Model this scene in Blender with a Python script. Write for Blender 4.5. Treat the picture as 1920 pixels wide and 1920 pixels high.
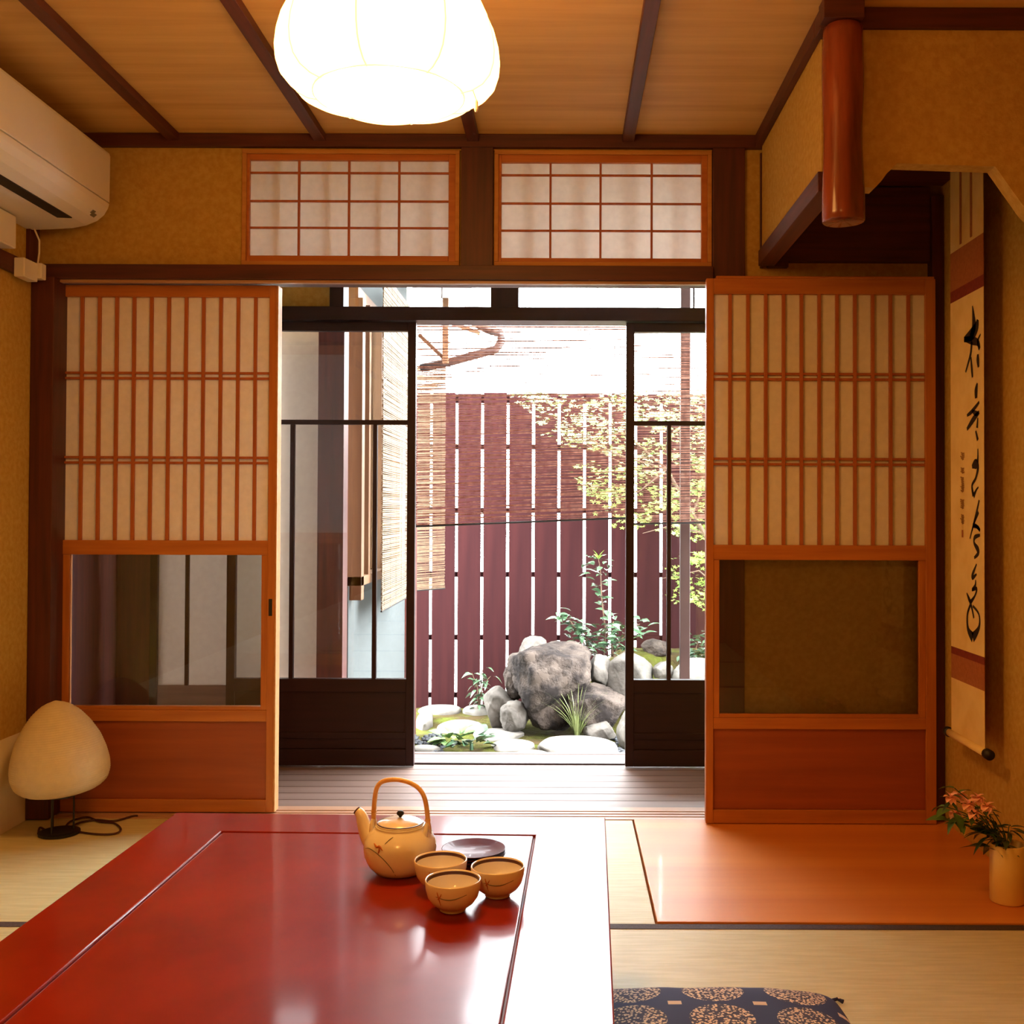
import bpy, bmesh, math, random
from mathutils import Vector, Matrix, noise
random.seed(7)
for o in list(bpy.data.objects): bpy.data.objects.remove(o)
scene = bpy.context.scene
COL = scene.collection
PI = math.pi
R = math.radians

# ------------------------------------------------------------------ camera
F = 2000.0                       # focal length in pixels of the 1920 frame
VPX, VPY = 1056.0, 958.0         # vanishing point of the room's depth direction
PITCH, ROLL = R(0.9), R(0.2)
CZ = 1.0
cam_d = bpy.data.cameras.new('camera'); cam = bpy.data.objects.new('camera', cam_d); COL.objects.link(cam)
cam_d.sensor_width = 36; cam_d.sensor_fit = 'HORIZONTAL'; cam_d.lens = 36*F/1920
cam_d.clip_start = 0.02; cam_d.clip_end = 200
cam.location = (0, 0, CZ)
CROT = Matrix.Rotation(R(90)+PITCH, 3, 'X') @ Matrix.Rotation(ROLL, 3, 'Z')
cam.rotation_euler = CROT.to_euler()
vd = CROT.transposed() @ Vector((0, 1, 0))
U0, V0 = vd.x/-vd.z, vd.y/-vd.z
SX = U0 - (VPX-960)/F; SY = V0 - (960-VPY)/F
cam_d.shift_x = SX*F/1920; cam_d.shift_y = SY*F/1920
scene.camera = cam

# ------------------------------------------------------------------ world, exposure
w = bpy.data.worlds.new('sky'); scene.world = w; w.use_nodes = True
bg = w.node_tree.nodes['Background']
bg.inputs[0].default_value = (0.94, 0.97, 1.0, 1); bg.inputs[1].default_value = 34.0
scene.view_settings.view_transform = 'Standard'; scene.view_settings.look = 'None'
scene.view_settings.gamma = 1; scene.view_settings.exposure = 0.0
scene.view_settings.use_curve_mapping = False
LAMP_RGB = (9.4, 4.4, 1.05)      # radiance of the pendant's paper

# ------------------------------------------------------------------ measuring: world point of a photo pixel on a plane
def ray(px, py):
    return CROT @ Vector(((px-960)/F+SX, (960-py)/F+SY, -1.0))
def PY(px, py, Y):
    d = ray(px, py); t = Y/d.y; return Vector((d.x*t, Y, CZ+d.z*t))
def PZ(px, py, z):
    d = ray(px, py); t = (z-CZ)/d.z; return Vector((d.x*t, d.y*t, z))
def PX(px, py, x):
    d = ray(px, py); t = x/d.x; return Vector((x, d.y*t, CZ+d.z*t))
def X(px, Y, py=958): return PY(px, py, Y).x
def Z(py, Y, px=960): return PY(px, py, Y).z

# ------------------------------------------------------------------ materials
def lin(c):
    c = c/255.0
    return c/12.92 if c <= 0.04045 else ((c+0.055)/1.055)**2.4
def rgb(r, g, b): return (lin(r), lin(g), lin(b), 1)
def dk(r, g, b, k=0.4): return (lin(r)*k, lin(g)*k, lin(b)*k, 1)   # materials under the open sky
def new_mat(name):
    m = bpy.data.materials.new(name); m.use_nodes = True
    nt = m.node_tree; return m, nt, nt.nodes['Principled BSDF']
def mixcol(nt, fac, a, b):
    n = nt.nodes.new('ShaderNodeMix'); n.data_type = 'RGBA'
    if isinstance(fac, (int, float)): n.inputs[0].default_value = fac
    else: nt.links.new(fac, n.inputs[0])
    for v, k in ((a, 6), (b, 7)):
        if isinstance(v, tuple): n.inputs[k].default_value = v
        else: nt.links.new(v, n.inputs[k])
    return n.outputs[2]
def noise_fac(nt, scale, detail=4, stretch=(1, 1, 1), lo=0.35, hi=0.65, rough=0.55):
    tc = nt.nodes.new('ShaderNodeTexCoord'); mp = nt.nodes.new('ShaderNodeMapping')
    mp.inputs['Scale'].default_value = stretch
    nz = nt.nodes.new('ShaderNodeTexNoise'); nz.inputs['Scale'].default_value = scale
    nz.inputs['Detail'].default_value = detail; nz.inputs['Roughness'].default_value = rough
    nt.links.new(tc.outputs['Object'], mp.inputs[0]); nt.links.new(mp.outputs[0], nz.inputs[0])
    mr = nt.nodes.new('ShaderNodeMapRange'); mr.inputs[1].default_value = lo; mr.inputs[2].default_value = hi
    nt.links.new(nz.outputs[0], mr.inputs[0]); return mr.outputs[0]
def bump(nt, p, h, strength, dist=0.002):
    b = nt.nodes.new('ShaderNodeBump'); b.inputs['Strength'].default_value = strength
    b.inputs['Distance'].default_value = dist
    nt.links.new(h, b.inputs['Height']); nt.links.new(b.outputs[0], p.inputs['Normal'])
def spotty(name, c1, c2, scale=20, rough=0.8, bstr=0.3, stretch=(1, 1, 1), coat=0.0, lo=0.35, hi=0.65, detail=4, dist=0.002, spec=0.5, crough=0.05):
    m, nt, p = new_mat(name)
    f = noise_fac(nt, scale, detail, stretch, lo, hi)
    nt.links.new(mixcol(nt, f, c1, c2), p.inputs['Base Color'])
    p.inputs['Roughness'].default_value = rough; p.inputs['Coat Weight'].default_value = coat
    p.inputs['Coat Roughness'].default_value = crough
    p.inputs['Specular IOR Level'].default_value = spec
    if bstr: bump(nt, p, f, bstr, dist)
    return m
def wood(name, c1, c2, axis='z', rough=0.45, scale=9, coat=0.0, bstr=0.15, spec=0.5):
    st = {'x': (0.06, 1, 1), 'y': (1, 0.06, 1), 'z': (1, 1, 0.06)}[axis]
    return spotty(name, c1, c2, scale*6, rough, bstr, st, coat, 0.3, 0.7, 6, 0.001, spec)
M = {}
M['plaster'] = spotty('sand_plaster', rgb(194, 160, 84), rgb(180, 144, 70), 60, 0.95, 0.35, spec=0.1)
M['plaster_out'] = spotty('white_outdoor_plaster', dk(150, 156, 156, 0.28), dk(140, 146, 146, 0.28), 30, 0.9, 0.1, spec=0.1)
M['ceil_board'] = wood('ceiling_cedar', rgb(220, 178, 108), rgb(194, 148, 80), 'x', 0.6, 3)
M['dark_z'] = wood('dark_post_wood', rgb(92, 40, 32), rgb(62, 26, 24), 'z', 0.5)
M['dark_x'] = wood('dark_beam_wood', rgb(92, 40, 32), rgb(62, 26, 24), 'x', 0.5)
M['dark_y'] = wood('dark_batten_wood', rgb(96, 42, 32), rgb(66, 28, 24), 'y', 0.5)
M['black_z'] = wood('outer_door_wood', rgb(46, 20, 20), rgb(32, 13, 14), 'z', 0.45, spec=0.3)
M['black_x'] = wood('outer_rail_wood', rgb(46, 20, 20), rgb(32, 13, 14), 'x', 0.45, spec=0.3)
M['door_z'] = wood('shoji_stile_wood', rgb(188, 114, 46), rgb(162, 92, 36), 'z', 0.45)
M['door_x'] = wood('shoji_rail_wood', rgb(188, 114, 46), rgb(162, 92, 36), 'x', 0.45)
M['panel'] = wood('shoji_base_panel', rgb(160, 78, 34), rgb(134, 60, 28), 'x', 0.5, 4)
M['lat'] = wood('lattice_wood', rgb(176, 96, 46), rgb(150, 78, 36), 'z', 0.5)
M['win'] = wood('transom_frame_wood', rgb(190, 116, 50), rgb(166, 94, 40), 'x', 0.5)
M['case'] = wood('transom_casing_wood', rgb(196, 140, 72), rgb(176, 120, 58), 'x', 0.6)
M['log'] = spotty('red_peeled_log', rgb(148, 66, 34), rgb(92, 36, 22), 14, 0.25, 0.3, (1, 1, 0.15), 0.3, dist=0.004)
M['ash'] = wood('pale_window_frame_wood', dk(152, 104, 62, 0.5), dk(132, 88, 50, 0.5), 'z', 0.6)
M['plank'] = wood('veranda_plank_wood', rgb(140, 118, 108), rgb(110, 90, 82), 'x', 0.45, 5, 0.0, 0.25)
M['sill'] = wood('sill_wood', rgb(190, 150, 120), rgb(168, 128, 100), 'x', 0.35)
M['alcove'] = wood('alcove_board_wood', rgb(226, 146, 62), rgb(198, 112, 42), 'x', 0.45, 1.0, 0.15, 0.0)
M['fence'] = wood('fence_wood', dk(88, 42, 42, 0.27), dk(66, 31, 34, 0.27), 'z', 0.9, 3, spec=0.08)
M['lacquer'] = spotty('red_lacquer', rgb(144, 32, 4), rgb(118, 22, 3), 5, 0.3, 0.0, coat=0.36, lo=0.3, hi=0.7, crough=0.10, spec=0.08)
M['lacquer_d'] = spotty('dark_lacquer_groove', rgb(110, 34, 26), rgb(90, 24, 18), 5, 0.6, 0.0)
M['porcelain'] = spotty('cream_glaze', rgb(250, 244, 226), rgb(244, 236, 214), 8, 0.25, 0.0, coat=0.7)
M['cup'] = spotty('beige_cup_glaze', rgb(242, 228, 200), rgb(232, 216, 184), 10, 0.3, 0.0, coat=0.6)
M['cupin'] = spotty('pale_cup_inside', rgb(246, 242, 232), rgb(240, 234, 222), 10, 0.3, 0.0, coat=0.6)
M['glaze_br'] = spotty('brown_glaze', rgb(84, 40, 30), rgb(64, 28, 22), 20, 0.3, 0.0)
M['orange'] = spotty('orange_glaze', rgb(200, 120, 50), rgb(170, 90, 40), 20, 0.4, 0.0)
M['maroon'] = spotty('maroon_lacquer', rgb(92, 14, 20), rgb(70, 8, 12), 6, 0.4, 0.0, coat=0.12, spec=0.1)
M['bamboo'] = spotty('bamboo', rgb(250, 216, 156), rgb(232, 184, 112), 30, 0.4, 0.2, coat=0.2)
M['white_pl'] = spotty('white_plastic', rgb(232, 226, 214), rgb(226, 220, 206), 3, 0.4, 0.0)
M['grey_pl'] = spotty('grey_print', rgb(120, 116, 100), rgb(110, 106, 92), 8, 0.6, 0.0)
M['black'] = spotty('black_metal', rgb(26, 22, 22), rgb(18, 16, 16), 8, 0.5, 0.0)
M['cordm'] = spotty('brown_cord', rgb(70, 30, 24), rgb(56, 24, 20), 30, 0.5, 0.0)
M['heri'] = spotty('tatami_border_cloth', rgb(76, 58, 52), rgb(56, 42, 40), 200, 0.8, 0.2)
M['koshi'] = spotty('wall_base_paper', rgb(238, 226, 196), rgb(228, 214, 184), 6, 0.8, 0.0)
M['mount'] = spotty('scroll_brown_silk', rgb(172, 104, 62), rgb(158, 92, 52), 90, 0.7, 0.1)
M['mount2'] = spotty('scroll_red_silk', rgb(132, 44, 34), rgb(116, 36, 28), 90, 0.7, 0.1)
M['scroll'] = spotty('scroll_paper', rgb(240, 214, 146), rgb(230, 200, 130), 12, 0.8, 0.0)
M['ink'] = spotty('sumi_ink', rgb(34, 18, 16), rgb(26, 14, 12), 30, 0.7, 0.0)
M['ink2'] = spotty('pale_ink', rgb(176, 130, 78), rgb(160, 116, 66), 30, 0.7, 0.0)
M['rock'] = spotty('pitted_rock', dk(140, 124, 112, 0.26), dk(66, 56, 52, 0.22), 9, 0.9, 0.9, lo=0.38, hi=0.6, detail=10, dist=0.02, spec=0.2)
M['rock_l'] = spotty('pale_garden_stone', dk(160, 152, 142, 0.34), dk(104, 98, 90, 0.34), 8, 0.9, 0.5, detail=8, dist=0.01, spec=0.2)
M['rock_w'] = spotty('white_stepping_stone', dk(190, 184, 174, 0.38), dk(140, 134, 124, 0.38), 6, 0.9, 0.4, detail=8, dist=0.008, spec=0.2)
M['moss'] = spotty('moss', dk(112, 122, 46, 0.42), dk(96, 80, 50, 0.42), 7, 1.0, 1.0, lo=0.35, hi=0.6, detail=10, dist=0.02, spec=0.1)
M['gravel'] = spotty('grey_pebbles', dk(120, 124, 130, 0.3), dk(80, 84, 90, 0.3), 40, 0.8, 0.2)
M['street'] = spotty('pale_pavement', rgb(222, 220, 214), rgb(210, 208, 200), 5, 0.9, 0.0)
M['leaf_d'] = spotty('dark_leaf', rgb(52, 84, 50), rgb(36, 64, 42), 30, 0.35, 0.0, coat=0.3)
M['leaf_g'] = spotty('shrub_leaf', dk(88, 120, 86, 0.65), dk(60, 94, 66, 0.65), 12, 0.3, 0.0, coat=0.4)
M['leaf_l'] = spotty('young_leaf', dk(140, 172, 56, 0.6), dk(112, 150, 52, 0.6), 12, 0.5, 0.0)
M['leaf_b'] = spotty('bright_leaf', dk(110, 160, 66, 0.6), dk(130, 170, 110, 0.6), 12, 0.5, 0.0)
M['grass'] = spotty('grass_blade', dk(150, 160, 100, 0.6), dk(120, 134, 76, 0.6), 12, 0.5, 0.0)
M['stem'] = spotty('brown_stem', rgb(92, 70, 50), rgb(72, 54, 40), 30, 0.8, 0.0)
M['petal'] = spotty('pink_petal', rgb(252, 196, 168), rgb(244, 160, 128), 30, 0.6, 0.0)
M['vase'] = spotty('yellow_vase_glaze', rgb(236, 204, 120), rgb(226, 190, 104), 6, 0.3, 0.0, coat=0.4)
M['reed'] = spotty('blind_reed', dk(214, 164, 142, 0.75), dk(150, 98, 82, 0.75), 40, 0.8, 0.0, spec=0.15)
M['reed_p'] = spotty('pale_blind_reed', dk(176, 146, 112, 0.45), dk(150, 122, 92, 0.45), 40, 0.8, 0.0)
M['gutter'] = spotty('brown_gutter', dk(110, 74, 64, 0.35), dk(96, 62, 54, 0.35), 8, 0.5, 0.0)
M['tile'] = spotty('roof_tile_grey', dk(110, 112, 116, 0.25), dk(86, 88, 92, 0.25), 8, 0.6, 0.2)

def mat_paper(name, c, trans):
    m, nt, p = new_mat(name)
    f = noise_fac(nt, 40, 5)
    col = mixcol(nt, f, c, tuple(v*0.93 for v in c[:3])+(1,))
    nt.links.new(col, p.inputs['Base Color']); p.inputs['Roughness'].default_value = 0.9
    p.inputs['Specular IOR Level'].default_value = 0.1
    t = nt.nodes.new('ShaderNodeBsdfTranslucent'); nt.links.new(col, t.inputs[0])
    mx = nt.nodes.new('ShaderNodeMixShader'); mx.inputs[0].default_value = trans
    nt.links.new(p.outputs[0], mx.inputs[1]); nt.links.new(t.outputs[0], mx.inputs[2])
    nt.links.new(mx.outputs[0], nt.nodes['Material Output'].inputs[0]); return m
M['paper'] = mat_paper('shoji_paper', rgb(246, 240, 230), 0.25)
M['paper_t'] = mat_paper('transom_paper', rgb(240, 236, 230), 0.58)
M['washi'] = mat_paper('lantern_washi', rgb(240, 226, 190), 0.25)
M['frost'] = mat_paper('frosted_panel', rgb(180, 168, 158), 0.27)
def mat_glass(name, tint=(1, 1, 1, 1), refl=1.0):
    m, nt, p = new_mat(name); nt.nodes.remove(p)
    t = nt.nodes.new('ShaderNodeBsdfTransparent'); t.inputs[0].default_value = tint
    g = nt.nodes.new('ShaderNodeBsdfGlossy'); g.inputs['Roughness'].default_value = 0.01
    fr = nt.nodes.new('ShaderNodeFresnel'); fr.inputs[0].default_value = 1.5
    ml = nt.nodes.new('ShaderNodeMath'); ml.operation = 'MULTIPLY'; ml.inputs[1].default_value = refl
    nt.links.new(fr.outputs[0], ml.inputs[0])
    mx = nt.nodes.new('ShaderNodeMixShader'); nt.links.new(ml.outputs[0], mx.inputs[0])
    nt.links.new(t.outputs[0], mx.inputs[1]); nt.links.new(g.outputs[0], mx.inputs[2])
    nt.links.new(mx.outputs[0], nt.nodes['Material Output'].inputs[0]); return m
M['glass'] = mat_glass('window_glass', (0.94, 0.96, 0.96, 1), 1.0)
def mat_emit(name, c):
    m, nt, p = new_mat(name); p.inputs['Base Color'].default_value = (0.9, 0.85, 0.75, 1)
    p.inputs['Emission Color'].default_value = (c[0]/c[0], c[1]/c[0], c[2]/c[0], 1)
    p.inputs['Emission Strength'].default_value = c[0]; return m
M['lamp'] = mat_emit('glowing_lamp_paper', LAMP_RGB)
M['lamp_low'] = mat_emit('brightest_lamp_paper', tuple(6.5*c for c in LAMP_RGB))
M['lamprib'] = mat_emit('lit_lamp_rib', (1.2, 0.85, 0.42))
def mat_tatami():
    m, nt, p = new_mat('tatami_straw')
    tc = nt.nodes.new('ShaderNodeTexCoord'); wv = nt.nodes.new('ShaderNodeTexWave')
    wv.wave_type = 'BANDS'; wv.bands_direction = 'Y'; wv.inputs['Scale'].default_value = 42
    wv.inputs['Distortion'].default_value = 0.3
    nt.links.new(tc.outputs['Object'], wv.inputs[0])
    f = noise_fac(nt, 30, 5, (0.3, 3, 1))
    c = mixcol(nt, f, rgb(214, 204, 158), rgb(198, 188, 140))
    c2 = mixcol(nt, wv.outputs[1], c, rgb(178, 166, 118))
    mm = mixcol(nt, 0.35, c, c2)
    nt.links.new(mm, p.inputs['Base Color']); p.inputs['Roughness'].default_value = 0.55
    bump(nt, p, wv.outputs[1], 0.35, 0.001); return m
M['tatami'] = mat_tatami()
def mat_cushion():
    m, nt, p = new_mat('navy_medallion_cloth')
    tc = nt.nodes.new('ShaderNodeTexCoord'); sp = nt.nodes.new('ShaderNodeSeparateXYZ')
    nt.links.new(tc.outputs['Object'], sp.inputs[0])
    def mth(op, a, b=None):
        n = nt.nodes.new('ShaderNodeMath'); n.operation = op
        for i, v in enumerate((a, b)):
            if v is None: continue
            if isinstance(v, (int, float)): n.inputs[i].default_value = v
            else: nt.links.new(v, n.inputs[i])
        return n.outputs[0]
    def cell(s, per, off): return mth('MULTIPLY', mth('SUBTRACT', mth('FRACT', mth('ADD', mth('DIVIDE', s, per), off)), 0.5), per)
    u, v = cell(sp.outputs[0], 0.163, 10.42), cell(sp.outputs[1], 0.135, 10.02)
    d = mth('SQRT', mth('ADD', mth('MULTIPLY', u, u), mth('MULTIPLY', v, v)))
    med = mth('LESS_THAN', d, 0.061)
    u2, v2 = cell(sp.outputs[0], 0.163, 10.92), cell(sp.outputs[1], 0.135, 10.52)
    obl = mth('MULTIPLY', mth('LESS_THAN', mth('ABSOLUTE', u2), 0.013), mth('LESS_THAN', mth('ABSOLUTE', v2), 0.008))
    vo = nt.nodes.new('ShaderNodeTexVoronoi'); vo.inputs['Scale'].default_value = 170
    nt.links.new(tc.outputs['Object'], vo.inputs[0])
    sp2 = mth('LESS_THAN', vo.outputs['Distance'], 0.46)
    beige = mixcol(nt, sp2, rgb(60, 56, 76), rgb(222, 196, 166))
    c = mixcol(nt, med, rgb(40, 44, 82), beige)
    c = mixcol(nt, obl, c, rgb(210, 186, 160))
    nt.links.new(c, p.inputs['Base Color']); p.inputs['Roughness'].default_value = 0.85
    return m
M['cushion'] = mat_cushion()

# ------------------------------------------------------------------ building helpers
WL = {}                                        # world location of every parent at build time
def tag(o, label=None, cat=None, group=None, kind=None):
    if label: o['label'] = label
    if cat: o['category'] = cat
    if group: o['group'] = group
    if kind: o['kind'] = kind
    return o
def empty(name, loc, label=None, cat=None, group=None, kind=None):
    o = bpy.data.objects.new(name, None); COL.objects.link(o); o.location = loc
    o.empty_display_size = 0.05
    WL[o] = Vector(loc); return tag(o, label, cat, group, kind)
class MB:
    def __init__(s): s.v = []; s.f = []; s.m = []; s.mi = 0
    def add(s, vs, fs):
        b = len(s.v); s.v += [Vector(v) for v in vs]
        for f in fs: s.f.append(tuple(i+b for i in f)); s.m.append(s.mi)
        return s
    def box(s, x0, x1, y0, y1, z0, z1):
        x0, x1 = sorted((x0, x1)); y0, y1 = sorted((y0, y1)); z0, z1 = sorted((z0, z1))
        return s.add([(x0,y0,z0),(x1,y0,z0),(x1,y1,z0),(x0,y1,z0),(x0,y0,z1),(x1,y0,z1),(x1,y1,z1),(x0,y1,z1)],
            [(0,3,2,1),(4,5,6,7),(0,1,5,4),(1,2,6,5),(2,3,7,6),(3,0,4,7)])
    def prism(s, pts, axis, a, b):
        n = len(pts)
        def mk(p, t): return {'x': (t, p[0], p[1]), 'y': (p[0], t, p[1]), 'z': (p[0], p[1], t)}[axis]
        vs = [mk(p, a) for p in pts]+[mk(p, b) for p in pts]
        fs = [tuple(range(n))[::-1], tuple(range(n, 2*n))]+[(i, (i+1) % n, (i+1) % n+n, i+n) for i in range(n)]
        return s.add(vs, fs)
    def lathe(s, prof, c=(0, 0, 0), n=40, rmod=None, caps=True):
        vs = []; fs = []
        for r, z in prof:
            for k in range(n):
                a = 2*PI*k/n; q = r*(rmod(a, z) if rmod else 1)
                vs.append((c[0]+q*math.cos(a), c[1]+q*math.sin(a), c[2]+z))
        for i in range(len(prof)-1):
            for k in range(n):
                fs.append((i*n+k, i*n+(k+1) % n, (i+1)*n+(k+1) % n, (i+1)*n+k))
        if caps:
            fs.append(tuple(range(n))[::-1]); L = (len(prof)-1)*n; fs.append(tuple(range(L, L+n)))
        return s.add(vs, fs)
    def tube(s, path, r, n=8, caps=True):
        path = [Vector(p) for p in path]; N = len(path)
        rs = r if isinstance(r, (list, tuple)) else [r]*N
        up = None; vs = []
        for i, p in enumerate(path):
            t = (path[min(i+1, N-1)]-path[max(i-1, 0)]).normalized()
            if up is None:
                up = t.orthogonal().normalized()
            up = (up-t*up.dot(t)).normalized(); sd = t.cross(up)
            for k in range(n):
                a = 2*PI*k/n; vs.append(p+(up*math.cos(a)+sd*math.sin(a))*rs[i])
        fs = [(i*n+k, i*n+(k+1) % n, (i+1)*n+(k+1) % n, (i+1)*n+k) for i in range(N-1) for k in range(n)]
        if caps: fs += [tuple(range(n))[::-1], tuple(range((N-1)*n, N*n))]
        return s.add(vs, fs)
    def build(s, name, mat, parent=None, smooth=False, bevel=0.0, base=None, subsurf=0):
        mats = mat if isinstance(mat, (list, tuple)) else [mat]
        if parent is not None: off = WL[parent]
        elif base is not None: off = Vector(base)
        else:
            xs = [v.x for v in s.v]; ys = [v.y for v in s.v]; zs = [v.z for v in s.v]
            off = Vector(((min(xs)+max(xs))/2, (min(ys)+max(ys))/2, min(zs)))
        # children sit at their own centre so that every object has a sensible origin
        if parent is not None:
            xs = [v.x for v in s.v]; ys = [v.y for v in s.v]; zs = [v.z for v in s.v]
            ctr = Vector(((min(xs)+max(xs))/2, (min(ys)+max(ys))/2, (min(zs)+max(zs))/2))
        else: ctr = off
        me = bpy.data.meshes.new(name)
        me.from_pydata([tuple(v-ctr) for v in s.v], [], s.f)
        for q in mats: me.materials.append(q)
        me.polygons.foreach_set('material_index', s.m)
        if smooth: me.polygons.foreach_set('use_smooth', [True]*len(me.polygons))
        me.update()
        bm = bmesh.new(); bm.from_mesh(me); bmesh.ops.recalc_face_normals(bm, faces=bm.faces); bm.to_mesh(me); bm.free()
        o = bpy.data.objects.new(name, me); COL.objects.link(o)
        if parent is not None: o.parent = parent; o.location = ctr-off
        else: o.location = ctr
        WL[o] = ctr.copy()
        if bevel:
            b = o.modifiers.new('bevel', 'BEVEL'); b.width = bevel; b.segments = 2; b.limit_method = 'ANGLE'
        if subsurf:
            q = o.modifiers.new('sub', 'SUBSURF'); q.levels = subsurf; q.render_levels = subsurf
        return o
def bx(name, mat, parent, x0, x1, y0, y1, z0, z1, bevel=0.0015, **k):
    o = MB().box(x0, x1, y0, y1, z0, z1).build(name, mat, parent, bevel=bevel)
    return tag(o, k.get('label'), None, None, k.get('kind'))
def dup_part(o, parent, loc, rot=None, scale=None):
    c = o.copy(); COL.objects.link(c); c.parent = parent; c.location = loc
    if rot: c.rotation_euler = rot
    if scale: c.scale = scale
    return c

# ================================================================== ROOM SHELL
YB = 3.50                                       # room face of the back wall
XL, XR = X(70, YB), 1.235
ZC = 2.235                                      # ceiling
ZK0, ZK1 = 1.745, 1.80                          # lintel
YF = -1.3                                       # wall behind the camera
YT = 2.60                                       # front plane of the alcove
XS = 0.645                                      # side of the alcove's hanging wall
ZD = 1.80                                       # bottom of the hanging walls
XP0, XP1 = X(1335, YB, 400), X(1395, YB, 400)   # right pillar of the opening
XC0, XC1 = X(865, YB, 400), X(925, YB, 400)     # short centre post above the lintel
XJ = XL+0.075

floor = MB().box(XL-0.1, XR+0.1, YF-0.1, YB+0.16, -0.16, -0.05).build('floor', M['dark_x'])
tag(floor, 'dark timber floor base carrying mats, alcove board, sill and veranda planks', 'floor', kind='structure')
# alcove board, sill with its tracks, veranda planks
bx('alcove_board', M['alcove'], floor, 0.232, XR, YT+0.005, YB-0.035, -0.05, 0.004, 0.002, label='orange varnished alcove floor board')
bx('sill', M['sill'], floor, XL, XR, YB-0.03, YB-0.004, -0.05, 0.002)
for a, b in ((0.002, 0.022), (0.032, 0.052), (0.062, 0.11)):
    bx('sill_rail', M['sill'], floor, XJ, XP0, YB+a, YB+b, -0.05, 0.003)
y = YB+0.115; YE = 4.40
n = 9; pw = (YE-y)/n
for i in range(n):
    bx('plank', M['plank'], floor, -1.78, 1.05, y+i*pw, y+(i+1)*pw-0.003, -0.05, 0.0, 0.002)
bx('floor_edge', M['plank'], floor, -1.78, 1.05, YE, YE+0.03, -0.12, 0.002, 0.003)

# tatami
def tatami(x0, x1, y0, y1, label, bt, bb):
    t = empty('tatami_mat', ((x0+x1)/2, (y0+y1)/2, -0.05), label, 'tatami', 'tatami mats on the floor')
    MB().box(x0+0.001, x1-0.001, y0+0.001, y1-0.001, -0.05, 0.0).build('straw_mat', M['tatami'], t, bevel=0.002)
    if bt: MB().box(x0+0.001, x1-0.001, y1-0.03, y1-0.001, -0.02, 0.0015).build('cloth_border', M['heri'], t)
    if bb: MB().box(x0+0.001, x1-0.001, y0+0.001, y0+0.03, -0.02, 0.0015).build('cloth_border', M['heri'], t)
tatami(XL, 0.228, YT+0.0, YB-0.032, 'back tatami mat between the low table and the sliding doors', 0, 0)
tatami(-0.62, XR, 1.70, YT-0.002, 'tatami mat under the patterned cushion in front of the alcove board', 1, 1)
tatami(XL, -0.622, 1.70, YT-0.002, 'tatami mat at the left wall beside the low table', 1, 1)
tatami(XL, XR, 0.75, 1.698, 'tatami mat under the near end of the low table', 0, 1)
tatami(XL, XR, -0.25, 0.748, 'tatami mat below the camera', 0, 1)
tatami(XL, XR, YF, -0.252, 'tatami mat along the wall behind the camera', 0, 1)

# ceiling with boards and battens
ceil = MB().box(XL-0.1, XR+0.1, YF-0.1, YB+0.1, ZC+0.02, ZC+0.10).build('ceiling', M['ceil_board'])
tag(ceil, 'cedar board ceiling with dark battens', 'ceiling', kind='structure')
bats = [X(330, YB, 257), X(603, YB, 257), X(888, YB, 257), X(1177, YB, 257), XS+0.01]
edges = [XL-0.05, bats[0]-0.49]+bats+[XR+0.05]
for a, b in zip(edges, edges[1:]):
    if b-a < 0.02: continue
    bx('ceiling_board', M['ceil_board'], ceil, a+0.001, b-0.001, YF-0.05, YB+0.04, ZC, ZC+0.018, 0)
for c in [bats[0]-0.49]+bats[:4]:
    if c > XL: bx('ceiling_batten', M['dark_y'], ceil, c-0.019, c+0.019, YF, YB, ZC-0.026, ZC-0.0005)

# back wall
wb = empty('wall_back', (0, YB, 0), 'ochre plaster back wall with dark lintel and posts over the garden opening', 'wall', kind='structure')
TW, TH = 0.06, 0.0
wz0, wz1 = Z(500, YB), Z(283, YB)
WX = [(X(455, YB, 400), X(862, YB, 400)), (X(927, YB, 400), X(1334, YB, 400))]
pl = MB()
Y2 = YB+0.09
pl.box(XL-0.1, WX[0][0], YB, Y2, ZK1-0.01, ZC+0.02)
pl.box(WX[0][0], XP1, YB, Y2, wz1, ZC+0.02)
pl.box(WX[0][0], XP1, YB, Y2, ZK1-0.01, wz0)
pl.box(WX[0][1], WX[1][0], YB+0.01, Y2, wz0, wz1)
pl.box(WX[1][1], XP1, YB+0.01, Y2, wz0, wz1)
pl.box(XP1-0.02, XR+0.1, YB, Y2, -0.05, ZC+0.02)
pl.build('plaster', M['plaster'], wb)
bx('lintel', M['dark_x'], wb, XL, XP0-0.0005, YB-0.035, YB+0.095, ZK0+0.008, ZK1)
bx('lintel_track', M['sill'], wb, XJ, XP0, YB-0.02, YB+0.0, ZK0-0.002, ZK0+0.0075, 0.001)
bx('ceiling_trim', M['dark_x'], wb, XL, XS+0.02, YB-0.025, YB-0.0005, Z(280, YB), ZC-0.001)
bx('post', M['dark_z'], wb, XC0, XC1, YB-0.018, YB+0.0095, ZK1, ZC-0.028)
bx('post', M['dark_z'], wb, XP0, XP1, YB-0.018, YB+0.1, -0.02, ZC-0.028)
bx('corner_post', M['dark_z'], wb, XL+0.001, XJ, YB-0.06, YB+0.1, 0.004, ZK0+0.007)
bx('thin_post', M['dark_z'], wb, X(1424, YB), X(1430, YB), YB-0.012, YB-0.0005, ZK1, 2.18)
bx('short_post', M['dark_z'], wb, X(1437, YB), X(1475, YB), YB-0.03, YB-0.0005, ZK1, 1.825)
bx('corner_post', M['dark_z'], wb, 1.196, XR-0.002, YB-0.05, YB-0.001, 0.005, 2.03)
bx('door_guide', M['door_x'], wb, XP0+0.002, 1.19, YB-0.085, YB-0.02, ZK0+0.004, ZK0+0.012)
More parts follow.
